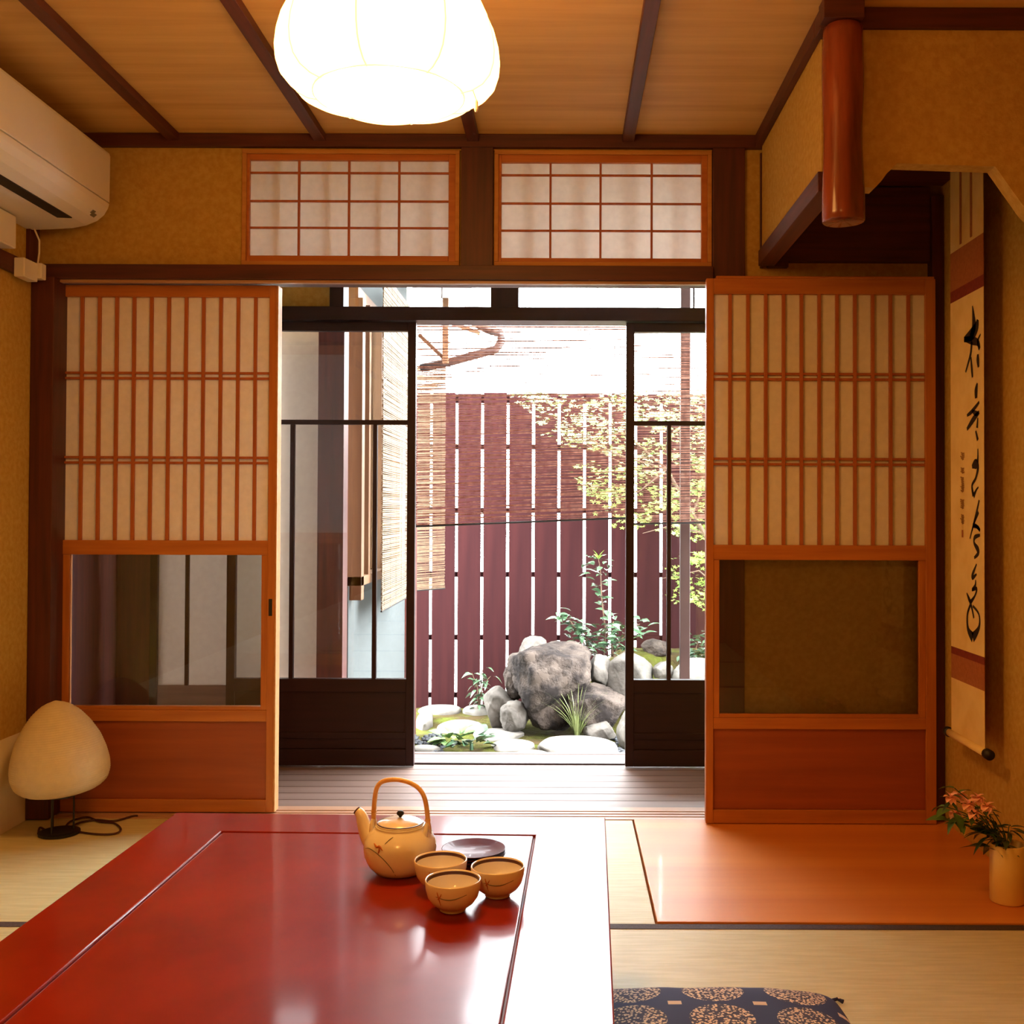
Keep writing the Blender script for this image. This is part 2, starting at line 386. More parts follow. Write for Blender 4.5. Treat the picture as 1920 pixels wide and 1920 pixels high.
bx('dark_board', M['dark_x'], wb, XS+0.03, 1.195, YB-0.035, YB-0.001, Z(492, YB), 2.06, 0.001)

# left, right, front walls
wl = MB().box(XL-0.1, XL, YF-0.1, YB+0.09, -0.05, ZC+0.02).build('wall_left', M['plaster'])
tag(wl, 'ochre plaster left wall', 'wall', kind='structure')
bx('wall_rail', M['dark_y'], wl, XL+0.0005, XL+0.016, YF, 3.40, 1.735, 1.79)
bx('base_paper', M['koshi'], wl, XL+0.0003, XL+0.002, YF, YB-0.061, 0.0, 0.29, 0, label='pale paper pasted along the wall base')
bx('upper_post', M['dark_z'], wl, XL+0.0005, XL+0.014, 3.405, YB-0.03, 1.80, ZC-0.03)
bx('ceiling_trim', M['dark_y'], wl, XL+0.0005, XL+0.03, YF, YB-0.026, Z(280, YB), ZC-0.001)
wr = MB().box(XR, XR+0.1, YF-0.1, YB+0.09, -0.05, ZC+0.02).build('wall_right', M['plaster'])
tag(wr, 'ochre plaster right wall behind the hanging scroll', 'wall', kind='structure')
wf = MB().box(XL-0.1, XR+0.1, YF-0.1, YF, -0.05, ZC+0.02).build('wall_front', M['plaster'])
tag(wf, 'ochre plaster wall behind the camera', 'wall', kind='structure')

# alcove: hanging side wall, hanging front wall with a shaped opening, inner ceiling
wa = empty('wall_alcove', (XS, YT, ZD), 'ochre plaster hanging walls around the top of the alcove', 'wall', kind='structure')
bx('side_plaster', M['plaster'], wa, XS, XS+0.03, YT+0.06, YB-0.036, ZD+0.05, ZC, 0)
bx('side_rim', M['dark_y'], wa, XS-0.012, XS+0.04, YT+0.05, YB-0.036, ZD, ZD+0.05)
def zt(px, py): return (X(px, YT, py), Z(py, YT, px))
a0 = zt(1605, 350)
pts = [a0, zt(1640, 352), zt(1652, 340), zt(1665, 322), zt(1682, 306), zt(1866, 312), zt(1925, 395), (XR, Z(480, YT, 1980)), (XR, ZC-0.05), (a0[0], ZC-0.05)]
MB().prism(pts, 'y', YT, YT+0.05).build('front_plaster', M['plaster'], wa)
bx('front_beam', M['dark_x'], wa, XS-0.02, XR, YT-0.012, YT+0.055, ZC-0.052, ZC-0.001)
bx('beam_end', M['dark_x'], wa, XS-0.025, XS+0.072, YT-0.068, YT-0.0125, ZC-0.052, ZC-0.001)
bx('top_trim', M['dark_y'], wa, XS-0.02, XS-0.0005, YT+0.056, YB-0.026, ZC-0.045, ZC-0.001)
bx('inner_ceiling', M['dark_x'], wa, XS+0.031, XR, YT+0.051, YB-0.036, 2.065, 2.09, 0)
# hanging log
lg = MB(); LX, LY = X(1578, YT), YT-0.015
prof = []
for i in range(25):
    t = i/24; zz = 1.705+t*(ZC-0.053-1.705)
    prof.append((0.0485+0.0025*math.sin(t*9+1), zz))
def lm(a, z): return 1+0.05*noise.noise(Vector((math.cos(a)*1.5, math.sin(a)*1.5, z*5)))
lg.lathe(prof, (LX, LY, 0), 28, lm)
lgo = lg.build('alcove_post', M['log'], smooth=True); 
md = lgo.modifiers.new('b', 'BEVEL'); md.width = 0.002; md.limit_method = 'ANGLE'; md.angle_limit = R(50)
tag(lgo, 'reddish peeled log hanging from the ceiling at the alcove corner', 'post')

# ================================================================== TRANSOM WINDOWS
def transom(idx, x0, x1, panes, vb, hb, label):
    t = empty('window_%d' % idx, ((x0+x1)/2, YB, wz0), label, 'window', kind='structure')
    pz0, pz1 = Z(panes[3], YB, 700), Z(panes[2], YB, 700); px0, px1 = X(panes[0], YB, 400), X(panes[1], YB, 400)
    c = 0.014
    bx('casing', M['case'], t, x0, x1, YB-0.012, YB+0.08, wz1-c, wz1-0.0005); bx('casing', M['case'], t, x0, x1, YB-0.012, YB+0.08, wz0+0.0005, wz0+c)
    bx('casing', M['case'], t, x0, x0+c, YB-0.012, YB+0.08, wz0+c, wz1-c); bx('casing', M['case'], t, x1-c, x1, YB-0.012, YB+0.08, wz0+c, wz1-c)
    bx('sash', M['win'], t, x0+c, px0, YB-0.004, YB+0.02, wz0+c, wz1-c); bx('sash', M['win'], t, px1, x1-c, YB-0.004, YB+0.02, wz0+c, wz1-c)
    bx('sash', M['win'], t, px0, px1, YB-0.004, YB+0.02, wz0+c, pz0); bx('sash', M['win'], t, px0, px1, YB-0.004, YB+0.02, pz1, wz1-c)
    for v in vb: xx = X(v, YB, 400); bx('lattice_bar', M['lat'], t, xx-0.0035, xx+0.0035, YB+0.0, YB+0.010, pz0, pz1, 0.0006)
    for h in hb: zz = Z(h, YB, 700); bx('lattice_bar', M['lat'], t, px0, px1, YB+0.001, YB+0.009, zz-0.0032, zz+0.0032, 0.0006)
    bx('paper', M['paper_t'], t, px0-0.004, px1+0.004, YB+0.0105, YB+0.0115, pz0-0.004, pz1+0.004, 0)
    for k in range(4):                                     # lattice on the veranda side, a faint shadow on the paper
        xx = px0+(px1-px0)*(k+0.62)/4; bx('outer_bar', M['lat'], t, xx-0.006, xx+0.006, YB+0.045, YB+0.06, wz0+c, wz1-c, 0)
    return t
transom(1, WX[0][0], WX[0][1], (468, 841, 301, 480), (560, 654, 748), (324, 377, 427), 'left papered transom window above the lintel')
transom(2, WX[1][0], WX[1][1], (940, 1315, 304, 483), (1032, 1126, 1222), (327, 380, 431), 'right papered transom window above the lintel')

# ================================================================== SLIDING PAPER DOORS
def shoji(idx, Y, px, py, glass, bars, pairs, pull, label, edge):
    # px: outer left, inner left, inner right, outer right; py: top, paper top, paper bottom, glass top, glass bottom, panel top, panel bottom, bottom
    xs = [X(v, Y, 900) for v in px]; zs = [Z(v, Y, (px[0]+px[3])/2) for v in py]; zs[-1] = 0.006
    zs[0] = ZK0+0.004 if zs[0] > ZK0 else zs[0]
    t = empty('door_%d' % idx, ((xs[0]+xs[3])/2, Y, 0.006), label, 'door', kind='structure')
    a, b = Y-0.015, Y+0.015
    for q0, q1 in ((0, 1), (2, 3)): bx('stile', M['door_z'], t, xs[q0], xs[q1], a, b, zs[7], zs[0])
    bx('rail', M['door_x'], t, xs[1], xs[2], a+0.001, b-0.001, zs[1], zs[0])
    bx('rail', M['door_x'], t, xs[1], xs[2], a+0.001, b-0.001, zs[3], zs[2])
    bx('rail', M['door_x'], t, xs[1], xs[2], a+0.001, b-0.001, zs[5], zs[4]-0.012)
    bx('rail', M['door_x'], t, xs[1], xs[2], a+0.001, b-0.001, zs[7], zs[6])
    for v in bars:
        xx = X(v, Y, 800); bx('lattice_bar', M['lat'], t, xx-0.0055, xx+0.0055, a+0.004, a+0.014, zs[2], zs[1], 0.001)
    for v in pairs:
        zz = Z(v, Y, (px[0]+px[3])/2); bx('lattice_bar', M['lat'], t, xs[1], xs[2], a+0.005, a+0.013, zz-0.004, zz+0.004, 0.001)
    bx('paper', M['paper'], t, xs[1], xs[2], a+0.0145, a+0.0155, zs[2], zs[1], 0)
    gx = [X(v, Y, 1180) for v in glass]
    g0, g1 = zs[4], zs[3]
    bx('glass_frame', M['door_z'], t, xs[1], gx[0], a+0.004, b-0.004, g0-0.012, g1); bx('glass_frame', M['door_z'], t, gx[1], xs[2], a+0.004, b-0.004, g0-0.012, g1)
    bx('glass_frame', M['door_x'], t, gx[0], gx[1], a+0.004, b-0.004, g0-0.012, g0)
    bx('glass_pane', M['glass'], t, gx[0], gx[1], Y-0.001, Y+0.001, g0, g1, 0)
    bx('base_panel', M['panel'], t, xs[1], xs[2], a+0.01, b-0.006, zs[6], zs[5])
    if pull:
        p = PY(pull[0], pull[1], a)
        q = MB().box(p.x-0.006, p.x+0.006, a-0.0008, a+0.001, p.z-0.028, p.z+0.028).build('finger_pull', M['black'], t, bevel=0.0004)
    if edge: bx('door_edge', M['case'], t, xs[3], xs[3]+0.006, a+0.002, b+0.02, zs[7], zs[0], 0.001)
    return t
YL_, YR_ = 3.535, 3.43
shoji(1, YL_, (104, 121, 505, 518), (536, 558, 1013, 1040, 1323, 1351, 1497, 1520), (132, 491),
      [154+32.5*k for k in range(11)], (700, 710, 858, 868), (507, 1139), 'left sliding paper door with glass window and wooden base', True)
shoji(2, YR_, (1323, 1337, 1733, 1752), (526, 553, 1022, 1050, 1338, 1366, 1517, 1541), (1348, 1721),
      [1368+33.4*k for k in range(11)], (702, 712, 861, 871), None, 'right sliding paper door standing on the alcove board', False)

# ================================================================== VERANDA AND GLASS DOORS
YG = 4.18
vr = empty('trim_1', (0, YG, 1.74), 'dark beams and posts framing the glass doors of the veranda', 'beam', kind='structure')
zb0, zb1 = Z(605, YG), Z(580, YG); zr1 = Z(533, YG)
bx('beam', M['black_x'], vr, -1.75, 1.0, YG-0.05, YG+0.07, zb0, zb1)
bx('beam', M['black_x'], vr, -1.75, 1.0, YG-0.05, YG+0.07, 2.16, 2.2)
for a, b in ((921, 973),):
    bx('post', M['black_z'], vr, X(a, YG, 560), X(b, YG, 560), YG-0.04, YG+0.05, zb1, 2.16)
bx('post', M['black_z'], vr, X(622, YG, 560), X(648, YG, 560), YG-0.04, YG+0.06, zb1, 2.16)
bx('post', M['black_z'], vr, 0.985, 1.045, YG-0.05, YG+0.07, 0.0, 2.16)
bx('bottom_track', M['black_x'], vr, -1.75, 1.0, YG+0.035, YG+0.05, 0.0, 0.006)
# left dead wall of the veranda, translucent panels between posts, dark end
vw = empty('wall_veranda', (-1.3, YG, 0), 'veranda end walls with frosted panels and dark boards', 'wall', kind='structure')
bx('upper_plaster', M['plaster'], vw, -1.75, X(622, YG+0.03), YG+0.01, YG+0.03, zb1, 2.16, 0)
xe0, xe1 = X(285, YG+0.1, 1150), X(604, YG+0.22, 1150)
bx('dark_boarding', M['dark_z'], vw, -1.78, xe0, YG+0.08, YG+0.11, 0.0, zb0)
bx('post', M['black_z'], vw, xe0, xe0+0.03, YG+0.075, YG+0.12, 0.0, zb0)
bx('post', M['dark_z'], vw, xe1, X(650, YG+0.2, 1150), YG+0.12, YG+0.21, -0.1, zb0+0.1)
bx('frosted_panel', M['frost'], vw, xe0+0.03, X(508, YG+0.1), YG+0.092, YG+0.1, 0.30, zb0, 0)
bx('frosted_panel', M['frost'], vw, X(508, YG+0.1), xe1, YG+0.15, YG+0.158, 0.30, zb0, 0)
bx('panel_base', M['plank'], vw, xe0+0.03, xe1, YG+0.085, YG+0.11, 0.0, 0.30, 0.001)
bx('panel_bar', M['black_z'], vw, X(350, YG+0.1, 1150), X(357, YG+0.1, 1150), YG+0.08, YG+0.091, 0.30, zb0, 0)
bx('end_board', M['dark_z'], vw, -1.80, -1.78, YB+0.1, YG+0.1, -0.05, 2.2, 0)
bx('end_board', M['plaster'], vw, 1.05, 1.08, YB+0.09, YG+0.1, -0.05, 2.2, 0)
vc = MB().box(-1.8, 1.08, YB+0.09, YG+0.07, 2.2, 2.24).build('ceiling_veranda', M['ceil_board'])
tag(vc, 'wooden veranda ceiling', 'ceiling', kind='structure')
w3 = empty('window_3', (0, YG, zb1), 'low glass transom strip over the veranda doors', 'window', kind='structure')
for a, b in ((648, 921), (973, 1299), (1302, 1480)):
    bx('glass_pane', M['glass'], w3, X(a, YG, 560), X(b, YG, 560), YG-0.002, YG+0.002, zb1, 2.16, 0)
bx('glazing_bar', M['black_z'], w3, X(1299, YG, 560), X(1302, YG, 560), YG-0.01, YG+0.01, zb1, 2.16, 0)
def gdoor(idx, Y, px0, px1, mun, label, lead):
    x0, x1 = X(px0, Y, 1000), X(px1, Y, 1000); zt_, zm, zg = zb0-0.002, Z(793, Y), Z(1273, Y)
    t = empty('door_%d' % idx, ((x0+x1)/2, Y, 0.004), label, 'door', kind='structure')
    s = 0.032; a, b = Y-0.016, Y+0.016
    bx('stile', M['black_z'], t, x0, x0+s, a, b, 0.006, zt_); bx('stile', M['black_z'], t, x1-s, x1, a, b, 0.006, zt_)
    bx('rail', M['black_x'], t, x0+s, x1-s, a, b, zt_-0.035, zt_)
    bx('rail', M['black_x'], t, x0+s, x1-s, a+0.004, b-0.004, zm-0.009, zm+0.009)
    bx('rail', M['black_x'], t, x0+s, x1-s, a, b, zg-0.05, zg)
    bx('rail', M['black_x'], t, x0+s, x1-s, a, b, 0.006, 0.07)
    bx('base_panel', M['black_x'], t, x0+s, x1-s, Y-0.006, Y+0.006, 0.07, zg-0.05)
    bx('base_batten', M['black_x'], t, x0+s, x1-s, Y-0.012, Y-0.0065, 0.11, 0.135)
    for v in mun:
        xx = X(v, Y, 1000); bx('glazing_bar', M['black_z'], t, xx-0.008, xx+0.008, a+0.004, b-0.004, zg, zm-0.009, 0.001)
    xs = [x0+s]+[X(v, Y, 1000) for v in mun]+[x1-s]
    for k in range(len(xs)-1):
        bx('glass_pane', M['glass'], t, xs[k]+(0.008 if k else 0), xs[k+1]-(0.008 if k < len(xs)-2 else 0), Y-0.0015, Y+0.0015, zg, zm-0.009, 0)
    bx('glass_pane', M['glass'], t, x0+s, x1-s, Y-0.0015, Y+0.0015, zm+0.009, zt_-0.035, 0)
gdoor(3, YG, 428, 779, (548, 703), 'left dark framed glass door of the veranda', 1)
gdoor(4, YG, 1173, 1527, (1254, 1408), 'right dark framed glass door of the veranda', 0)
bx('outer_post', M['gutter'], vr, X(1275, 4.7, 1000), X(1293, 4.7, 1000), 4.68, 4.72, -0.3, 2.15)
# eave over the veranda
ev = MB().box(-1.9, 1.3, YB+0.09, 4.64, 2.26, 2.30).build('eave', M['dark_x'])
tag(ev, 'dark wooden eave over the veranda', 'roof', kind='structure')

# ================================================================== GARDEN
ZG = -0.30
def gh(x, y):
    m = 0.40*max(0, min(1, (y-6.30)/0.35))*max(0, min(1, (x-0.02)/0.35))
    return ZG+m+0.018*noise.noise(Vector((x*3, y*3, 0)))+0.01*noise.noise(Vector((x*9, y*9, 2)))
g = MB(); nx, ny = 90, 70; gx0, gx1, gy0, gy1 = -2.2, 2.6, 4.44, 7.14
vs = [(gx0+(gx1-gx0)*i/nx, gy0+(gy1-gy0)*j/ny, gh(gx0+(gx1-gx0)*i/nx, gy0+(gy1-gy0)*j/ny)) for j in range(ny+1) for i in range(nx+1)]
fs = [(j*(nx+1)+i, j*(nx+1)+i+1, (j+1)*(nx+1)+i+1, (j+1)*(nx+1)+i) for j in range(ny) for i in range(nx)]
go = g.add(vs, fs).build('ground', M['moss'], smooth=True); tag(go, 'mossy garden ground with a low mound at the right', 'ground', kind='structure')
st = MB().box(-14, 14, 7.2, 22, ZG-0.05, ZG).build('pavement', M['street']); tag(st, 'pale pavement beyond the garden fence', 'pavement', kind='structure')

# fence
YFN = 7.06
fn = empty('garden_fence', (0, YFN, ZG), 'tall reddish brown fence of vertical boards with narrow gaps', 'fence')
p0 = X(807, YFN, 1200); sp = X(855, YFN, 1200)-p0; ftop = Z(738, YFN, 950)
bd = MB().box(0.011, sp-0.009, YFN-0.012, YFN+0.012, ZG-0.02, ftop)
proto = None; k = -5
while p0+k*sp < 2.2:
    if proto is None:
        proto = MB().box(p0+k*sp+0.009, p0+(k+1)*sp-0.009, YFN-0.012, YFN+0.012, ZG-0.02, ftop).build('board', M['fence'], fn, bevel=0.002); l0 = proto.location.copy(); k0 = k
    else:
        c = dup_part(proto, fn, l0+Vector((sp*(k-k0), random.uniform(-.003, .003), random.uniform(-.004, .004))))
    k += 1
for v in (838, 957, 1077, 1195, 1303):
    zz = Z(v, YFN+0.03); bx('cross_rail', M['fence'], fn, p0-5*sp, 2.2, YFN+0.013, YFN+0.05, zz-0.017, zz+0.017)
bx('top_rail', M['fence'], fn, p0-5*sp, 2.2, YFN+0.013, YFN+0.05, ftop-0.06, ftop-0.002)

# rocks
def rock(name, px0, px1, py0, py1, Y, mat, label, cat='stone', depth=None, seed=0, rough=0.12, flat=False, group=None, tilt=0.0):
    c = PY((px0+px1)/2, (py0+py1)/2, Y); a = PY(px0, py1, Y); b = PY(px1, py0, Y)
    rx = (b.x-a.x)/2; rz = (b.z-a.z)/2; ry = depth/2 if depth else rx*0.8
    if flat:
        top = PZ((px0+px1)/2, py0, ZG+0.035); bot = PZ((px0+px1)/2, py1, ZG+0.03)
        cy = (top.y+bot.y)/2; ry = (top.y-bot.y)/2*0.8; cx = PZ((px0+px1)/2, (py0+py1)/2, ZG+0.03).x
        rx = (px1-px0)/2*cy/F*0.97; rz = 0.05 if flat is True else flat; c = Vector((cx, cy, ZG+0.0))
    bm = bmesh.new(); bmesh.ops.create_icosphere(bm, subdivisions=4 if flat else 5, radius=1)
    sd = Vector((seed*7.3, seed*3.1, seed*1.7))
    rp = random.Random(seed*13+1); pl_ = []
    for _ in range(16 if not flat else 7):
        pv = Vector((rp.gauss(0, 1), rp.gauss(0, 1), rp.gauss(0, 1) if not flat else rp.gauss(0, 0.25))).normalized()
        pl_.append((pv, rp.uniform(0.62, 0.9) if not flat else rp.uniform(0.75, 0.92)))
    for v in bm.verts:
        n_ = v.co.normalized(); d = 1+rough*2.2*noise.noise(n_*1.3+sd)+rough*1.1*noise.noise(n_*3+sd)+rough*0.5*noise.noise(n_*7+sd)
        if not flat:                     # facets
            d += rough*0.35*abs(noise.noise(n_*5+sd*2))-rough*0.3*max(0, noise.noise(n_*14+sd))
        k_ = 1.0
        for pv, pd in pl_:
            dt = n_.dot(pv)
            if dt > 0.05: k_ = min(k_, pd*(1.0+rough*0.25)/dt)
        d = min(1.0, k_)*(0.55+0.45*d)*1.06
        if not flat: d += rough*0.22*noise.noise(n_*11+sd)+rough*0.16*noise.noise(n_*23+sd)
        q = n_*d
        ex = 0.62 if flat else 0.8
        q = Vector((math.copysign(abs(q.x)**0.9, q.x), math.copysign(abs(q.y)**0.9, q.y), math.copysign(abs(q.z)**ex, q.z)))
        v.co = Vector((q.x*rx, q.y*ry, q.z*rz))
    bmesh.ops.rotate(bm, verts=bm.verts, cent=(0, 0, 0), matrix=Matrix.Rotation(tilt, 3, 'Y'))
    zmin = min(v.co.z for v in bm.verts)
    me = bpy.data.meshes.new(name); 
    for v in bm.verts: v.co.z -= zmin
    for f in bm.faces: f.smooth = True
    bm.to_mesh(me); bm.free(); me.materials.append(mat)
    o = bpy.data.objects.new(name, me); COL.objects.link(o); o.location = (c.x, c.y, c.z+zmin)
    return tag(o, label, cat, group)
RG, SG = 'rocks of the garden rockery', 'flat stepping stones in the moss'
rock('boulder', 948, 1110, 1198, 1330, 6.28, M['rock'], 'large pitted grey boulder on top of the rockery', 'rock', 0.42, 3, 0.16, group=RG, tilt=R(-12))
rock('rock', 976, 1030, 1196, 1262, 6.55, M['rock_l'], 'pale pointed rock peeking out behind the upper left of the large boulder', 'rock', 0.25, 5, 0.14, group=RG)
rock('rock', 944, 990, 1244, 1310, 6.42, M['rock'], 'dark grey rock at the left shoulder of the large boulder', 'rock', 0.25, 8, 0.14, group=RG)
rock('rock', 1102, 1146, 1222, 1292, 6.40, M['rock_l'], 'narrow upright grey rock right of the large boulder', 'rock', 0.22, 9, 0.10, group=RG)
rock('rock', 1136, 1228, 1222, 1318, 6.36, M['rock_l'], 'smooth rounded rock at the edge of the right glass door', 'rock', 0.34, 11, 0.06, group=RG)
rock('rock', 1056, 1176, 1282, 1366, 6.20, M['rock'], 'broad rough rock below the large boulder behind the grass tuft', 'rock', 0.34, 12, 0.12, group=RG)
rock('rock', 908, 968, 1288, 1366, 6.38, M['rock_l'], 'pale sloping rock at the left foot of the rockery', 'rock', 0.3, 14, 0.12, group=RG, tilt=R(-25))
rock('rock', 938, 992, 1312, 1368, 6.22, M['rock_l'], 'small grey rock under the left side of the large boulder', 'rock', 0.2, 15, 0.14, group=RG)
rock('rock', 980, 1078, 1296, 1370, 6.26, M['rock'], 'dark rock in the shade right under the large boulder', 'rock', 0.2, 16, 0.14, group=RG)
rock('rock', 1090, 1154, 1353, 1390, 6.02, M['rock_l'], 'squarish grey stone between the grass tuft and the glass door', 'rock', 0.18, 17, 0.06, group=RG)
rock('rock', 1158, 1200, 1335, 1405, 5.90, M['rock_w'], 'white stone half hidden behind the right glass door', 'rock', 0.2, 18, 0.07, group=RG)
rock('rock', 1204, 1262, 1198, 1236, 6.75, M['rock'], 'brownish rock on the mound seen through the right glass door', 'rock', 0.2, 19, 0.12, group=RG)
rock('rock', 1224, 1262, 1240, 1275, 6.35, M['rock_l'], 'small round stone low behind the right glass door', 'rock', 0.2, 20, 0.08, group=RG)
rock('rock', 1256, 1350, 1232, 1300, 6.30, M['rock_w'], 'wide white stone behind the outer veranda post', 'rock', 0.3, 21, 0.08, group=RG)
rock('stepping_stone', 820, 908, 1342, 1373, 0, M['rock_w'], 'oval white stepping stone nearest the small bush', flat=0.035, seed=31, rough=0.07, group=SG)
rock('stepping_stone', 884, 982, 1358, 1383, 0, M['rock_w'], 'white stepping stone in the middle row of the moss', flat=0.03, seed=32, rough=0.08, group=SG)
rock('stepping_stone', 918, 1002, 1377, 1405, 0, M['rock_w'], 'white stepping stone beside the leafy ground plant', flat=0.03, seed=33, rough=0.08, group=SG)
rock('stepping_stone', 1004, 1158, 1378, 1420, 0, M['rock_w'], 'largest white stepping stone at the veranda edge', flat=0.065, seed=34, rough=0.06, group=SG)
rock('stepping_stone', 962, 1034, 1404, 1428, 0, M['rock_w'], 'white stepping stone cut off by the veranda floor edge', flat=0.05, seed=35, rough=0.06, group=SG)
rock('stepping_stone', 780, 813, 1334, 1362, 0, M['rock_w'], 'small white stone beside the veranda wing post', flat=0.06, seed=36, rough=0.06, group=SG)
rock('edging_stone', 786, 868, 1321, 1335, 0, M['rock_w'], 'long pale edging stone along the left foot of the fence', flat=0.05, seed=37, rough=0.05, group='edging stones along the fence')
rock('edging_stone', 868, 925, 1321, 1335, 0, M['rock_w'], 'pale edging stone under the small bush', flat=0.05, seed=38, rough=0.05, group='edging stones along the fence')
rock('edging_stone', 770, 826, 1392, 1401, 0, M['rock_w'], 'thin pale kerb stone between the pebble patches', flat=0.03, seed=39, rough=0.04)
# pebbles
pb = MB(); rr = random.Random(4)
for k in range(330):
    if k < 250: q = PZ(rr.uniform(768, 832), rr.uniform(1382, 1424), ZG)
    else: q = PZ(rr.uniform(1140, 1180), rr.uniform(1380, 1418), ZG)
    r_ = rr.uniform(0.008, 0.016); z_ = gh(q.x, q.y)+r_*0.4
    pb.lathe([(r_*0.1, -r_*0.5), (r_, -r_*0.1), (r_*0.8, r_*0.4), (r_*0.1, r_*0.6)], (q.x, q.y, z_), 6)
tag(pb.build('pebbles', M['gravel'], smooth=True), 'grey pebbles at the veranda edge', 'pebbles', kind='stuff')

# plants
def leaf_mesh(name, mat, L, W, curl=0.25, seg=4):
    vs = []; fs = []
    for i in range(seg+1):
        t = i/seg; w_ = W/2*math.sin(PI*min(1, max(0.02, t**0.8)))
        if i == seg: w_ = W*0.02
        zz = -curl*L*t*t
        vs += [(-w_, L*t, zz+w_*0.35), (0, L*t, zz), (w_, L*t, zz+w_*0.35)]
    for i in range(seg):
        b = i*3; fs += [(b, b+1, b+4, b+3), (b+1, b+2, b+5, b+4)]
    me = bpy.data.meshes.new(name); me.from_pydata(vs, [], fs); me.materials.append(mat)
    for p in me.polygons: p.use_smooth = True
    return me
def put_leaf(me, parent, p, dirv, roll=0.0, s=1.0, name='leaf'):
    o = bpy.data.objects.new(name, me); COL.objects.link(o); o.parent = parent
    d = Vector(dirv).normalized(); q = d.to_track_quat('Y', 'Z') @ Matrix.Rotation(roll, 3, 'Y').to_quaternion()
    o.rotation_mode = 'QUATERNION'; o.rotation_quaternion = q; o.scale = (s, s, s)
    o.location = Vector(p)-WL[parent]; return o
def rdir(r_, zlo=-0.2, zhi=0.6):
    a = r_.uniform(0, 2*PI); return Vector((math.cos(a), math.sin(a), r_.uniform(zlo, zhi)))
# shrub on the mound
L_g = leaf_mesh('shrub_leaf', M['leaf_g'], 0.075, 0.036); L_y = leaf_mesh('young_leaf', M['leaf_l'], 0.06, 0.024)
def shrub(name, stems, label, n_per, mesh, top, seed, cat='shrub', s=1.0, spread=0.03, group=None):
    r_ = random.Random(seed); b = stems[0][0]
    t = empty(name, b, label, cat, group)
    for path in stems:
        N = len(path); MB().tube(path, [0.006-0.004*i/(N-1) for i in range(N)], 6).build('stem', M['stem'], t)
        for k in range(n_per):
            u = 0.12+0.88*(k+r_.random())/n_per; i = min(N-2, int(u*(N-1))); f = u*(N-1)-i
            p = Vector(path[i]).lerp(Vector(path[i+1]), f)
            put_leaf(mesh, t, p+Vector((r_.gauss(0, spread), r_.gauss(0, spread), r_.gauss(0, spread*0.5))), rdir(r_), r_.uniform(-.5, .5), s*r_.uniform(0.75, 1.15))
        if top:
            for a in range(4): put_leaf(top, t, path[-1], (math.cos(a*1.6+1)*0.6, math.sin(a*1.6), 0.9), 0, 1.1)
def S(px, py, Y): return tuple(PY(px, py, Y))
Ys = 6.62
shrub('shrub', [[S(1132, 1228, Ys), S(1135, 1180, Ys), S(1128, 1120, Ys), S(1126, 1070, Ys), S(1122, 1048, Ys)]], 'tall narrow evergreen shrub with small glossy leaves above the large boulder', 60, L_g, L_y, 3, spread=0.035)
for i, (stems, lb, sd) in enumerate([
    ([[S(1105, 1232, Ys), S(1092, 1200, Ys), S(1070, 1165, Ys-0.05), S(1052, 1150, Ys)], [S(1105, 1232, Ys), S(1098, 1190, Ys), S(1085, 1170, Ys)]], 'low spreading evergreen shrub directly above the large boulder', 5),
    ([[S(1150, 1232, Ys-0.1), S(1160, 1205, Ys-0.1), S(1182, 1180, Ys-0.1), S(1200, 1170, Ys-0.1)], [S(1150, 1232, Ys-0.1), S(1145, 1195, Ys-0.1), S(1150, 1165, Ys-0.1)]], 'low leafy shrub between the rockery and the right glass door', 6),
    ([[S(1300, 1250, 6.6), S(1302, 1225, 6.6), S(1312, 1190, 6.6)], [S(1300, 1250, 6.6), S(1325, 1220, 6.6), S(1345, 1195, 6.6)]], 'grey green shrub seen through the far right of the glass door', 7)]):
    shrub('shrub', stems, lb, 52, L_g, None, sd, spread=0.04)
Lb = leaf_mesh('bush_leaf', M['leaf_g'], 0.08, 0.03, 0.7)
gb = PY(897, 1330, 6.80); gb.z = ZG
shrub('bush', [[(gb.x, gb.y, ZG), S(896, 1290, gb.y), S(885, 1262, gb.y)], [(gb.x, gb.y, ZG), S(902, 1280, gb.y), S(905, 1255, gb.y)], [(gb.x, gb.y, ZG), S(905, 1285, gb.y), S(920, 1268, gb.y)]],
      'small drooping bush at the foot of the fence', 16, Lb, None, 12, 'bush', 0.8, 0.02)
# grass tuft
tb = PZ(1082, 1384, ZG+0.02); rg = random.Random(2)
gt = empty('grass_tuft', (tb.x, tb.y, ZG), 'tuft of long pale grass in front of the rockery', 'grass')
for k in range(46):
    a = rg.uniform(0, 2*PI); ln = rg.uniform(0.18, 0.36); sp_ = rg.uniform(0.1, 0.75)
    pts_ = []
    for i in range(6):
        t = i/5; pts_.append((tb.x+math.cos(a)*(0.012+ln*sp_*t*t), tb.y+math.sin(a)*(0.012+ln*sp_*t*t), ZG+ln*(t-0.35*sp_*t*t)))
    mb = MB(); vv = []
    sd = Vector((-math.sin(a), math.cos(a), 0))
    for i, p in enumerate(pts_):
        w_ = 0.0055*(1-i/5.2); vv += [Vector(p)-sd*w_, Vector(p)+sd*w_]
    mb.add(vv, [(2*i, 2*i+1, 2*i+3, 2*i+2) for i in range(5)]).build('grass_blade', M['grass'], gt)
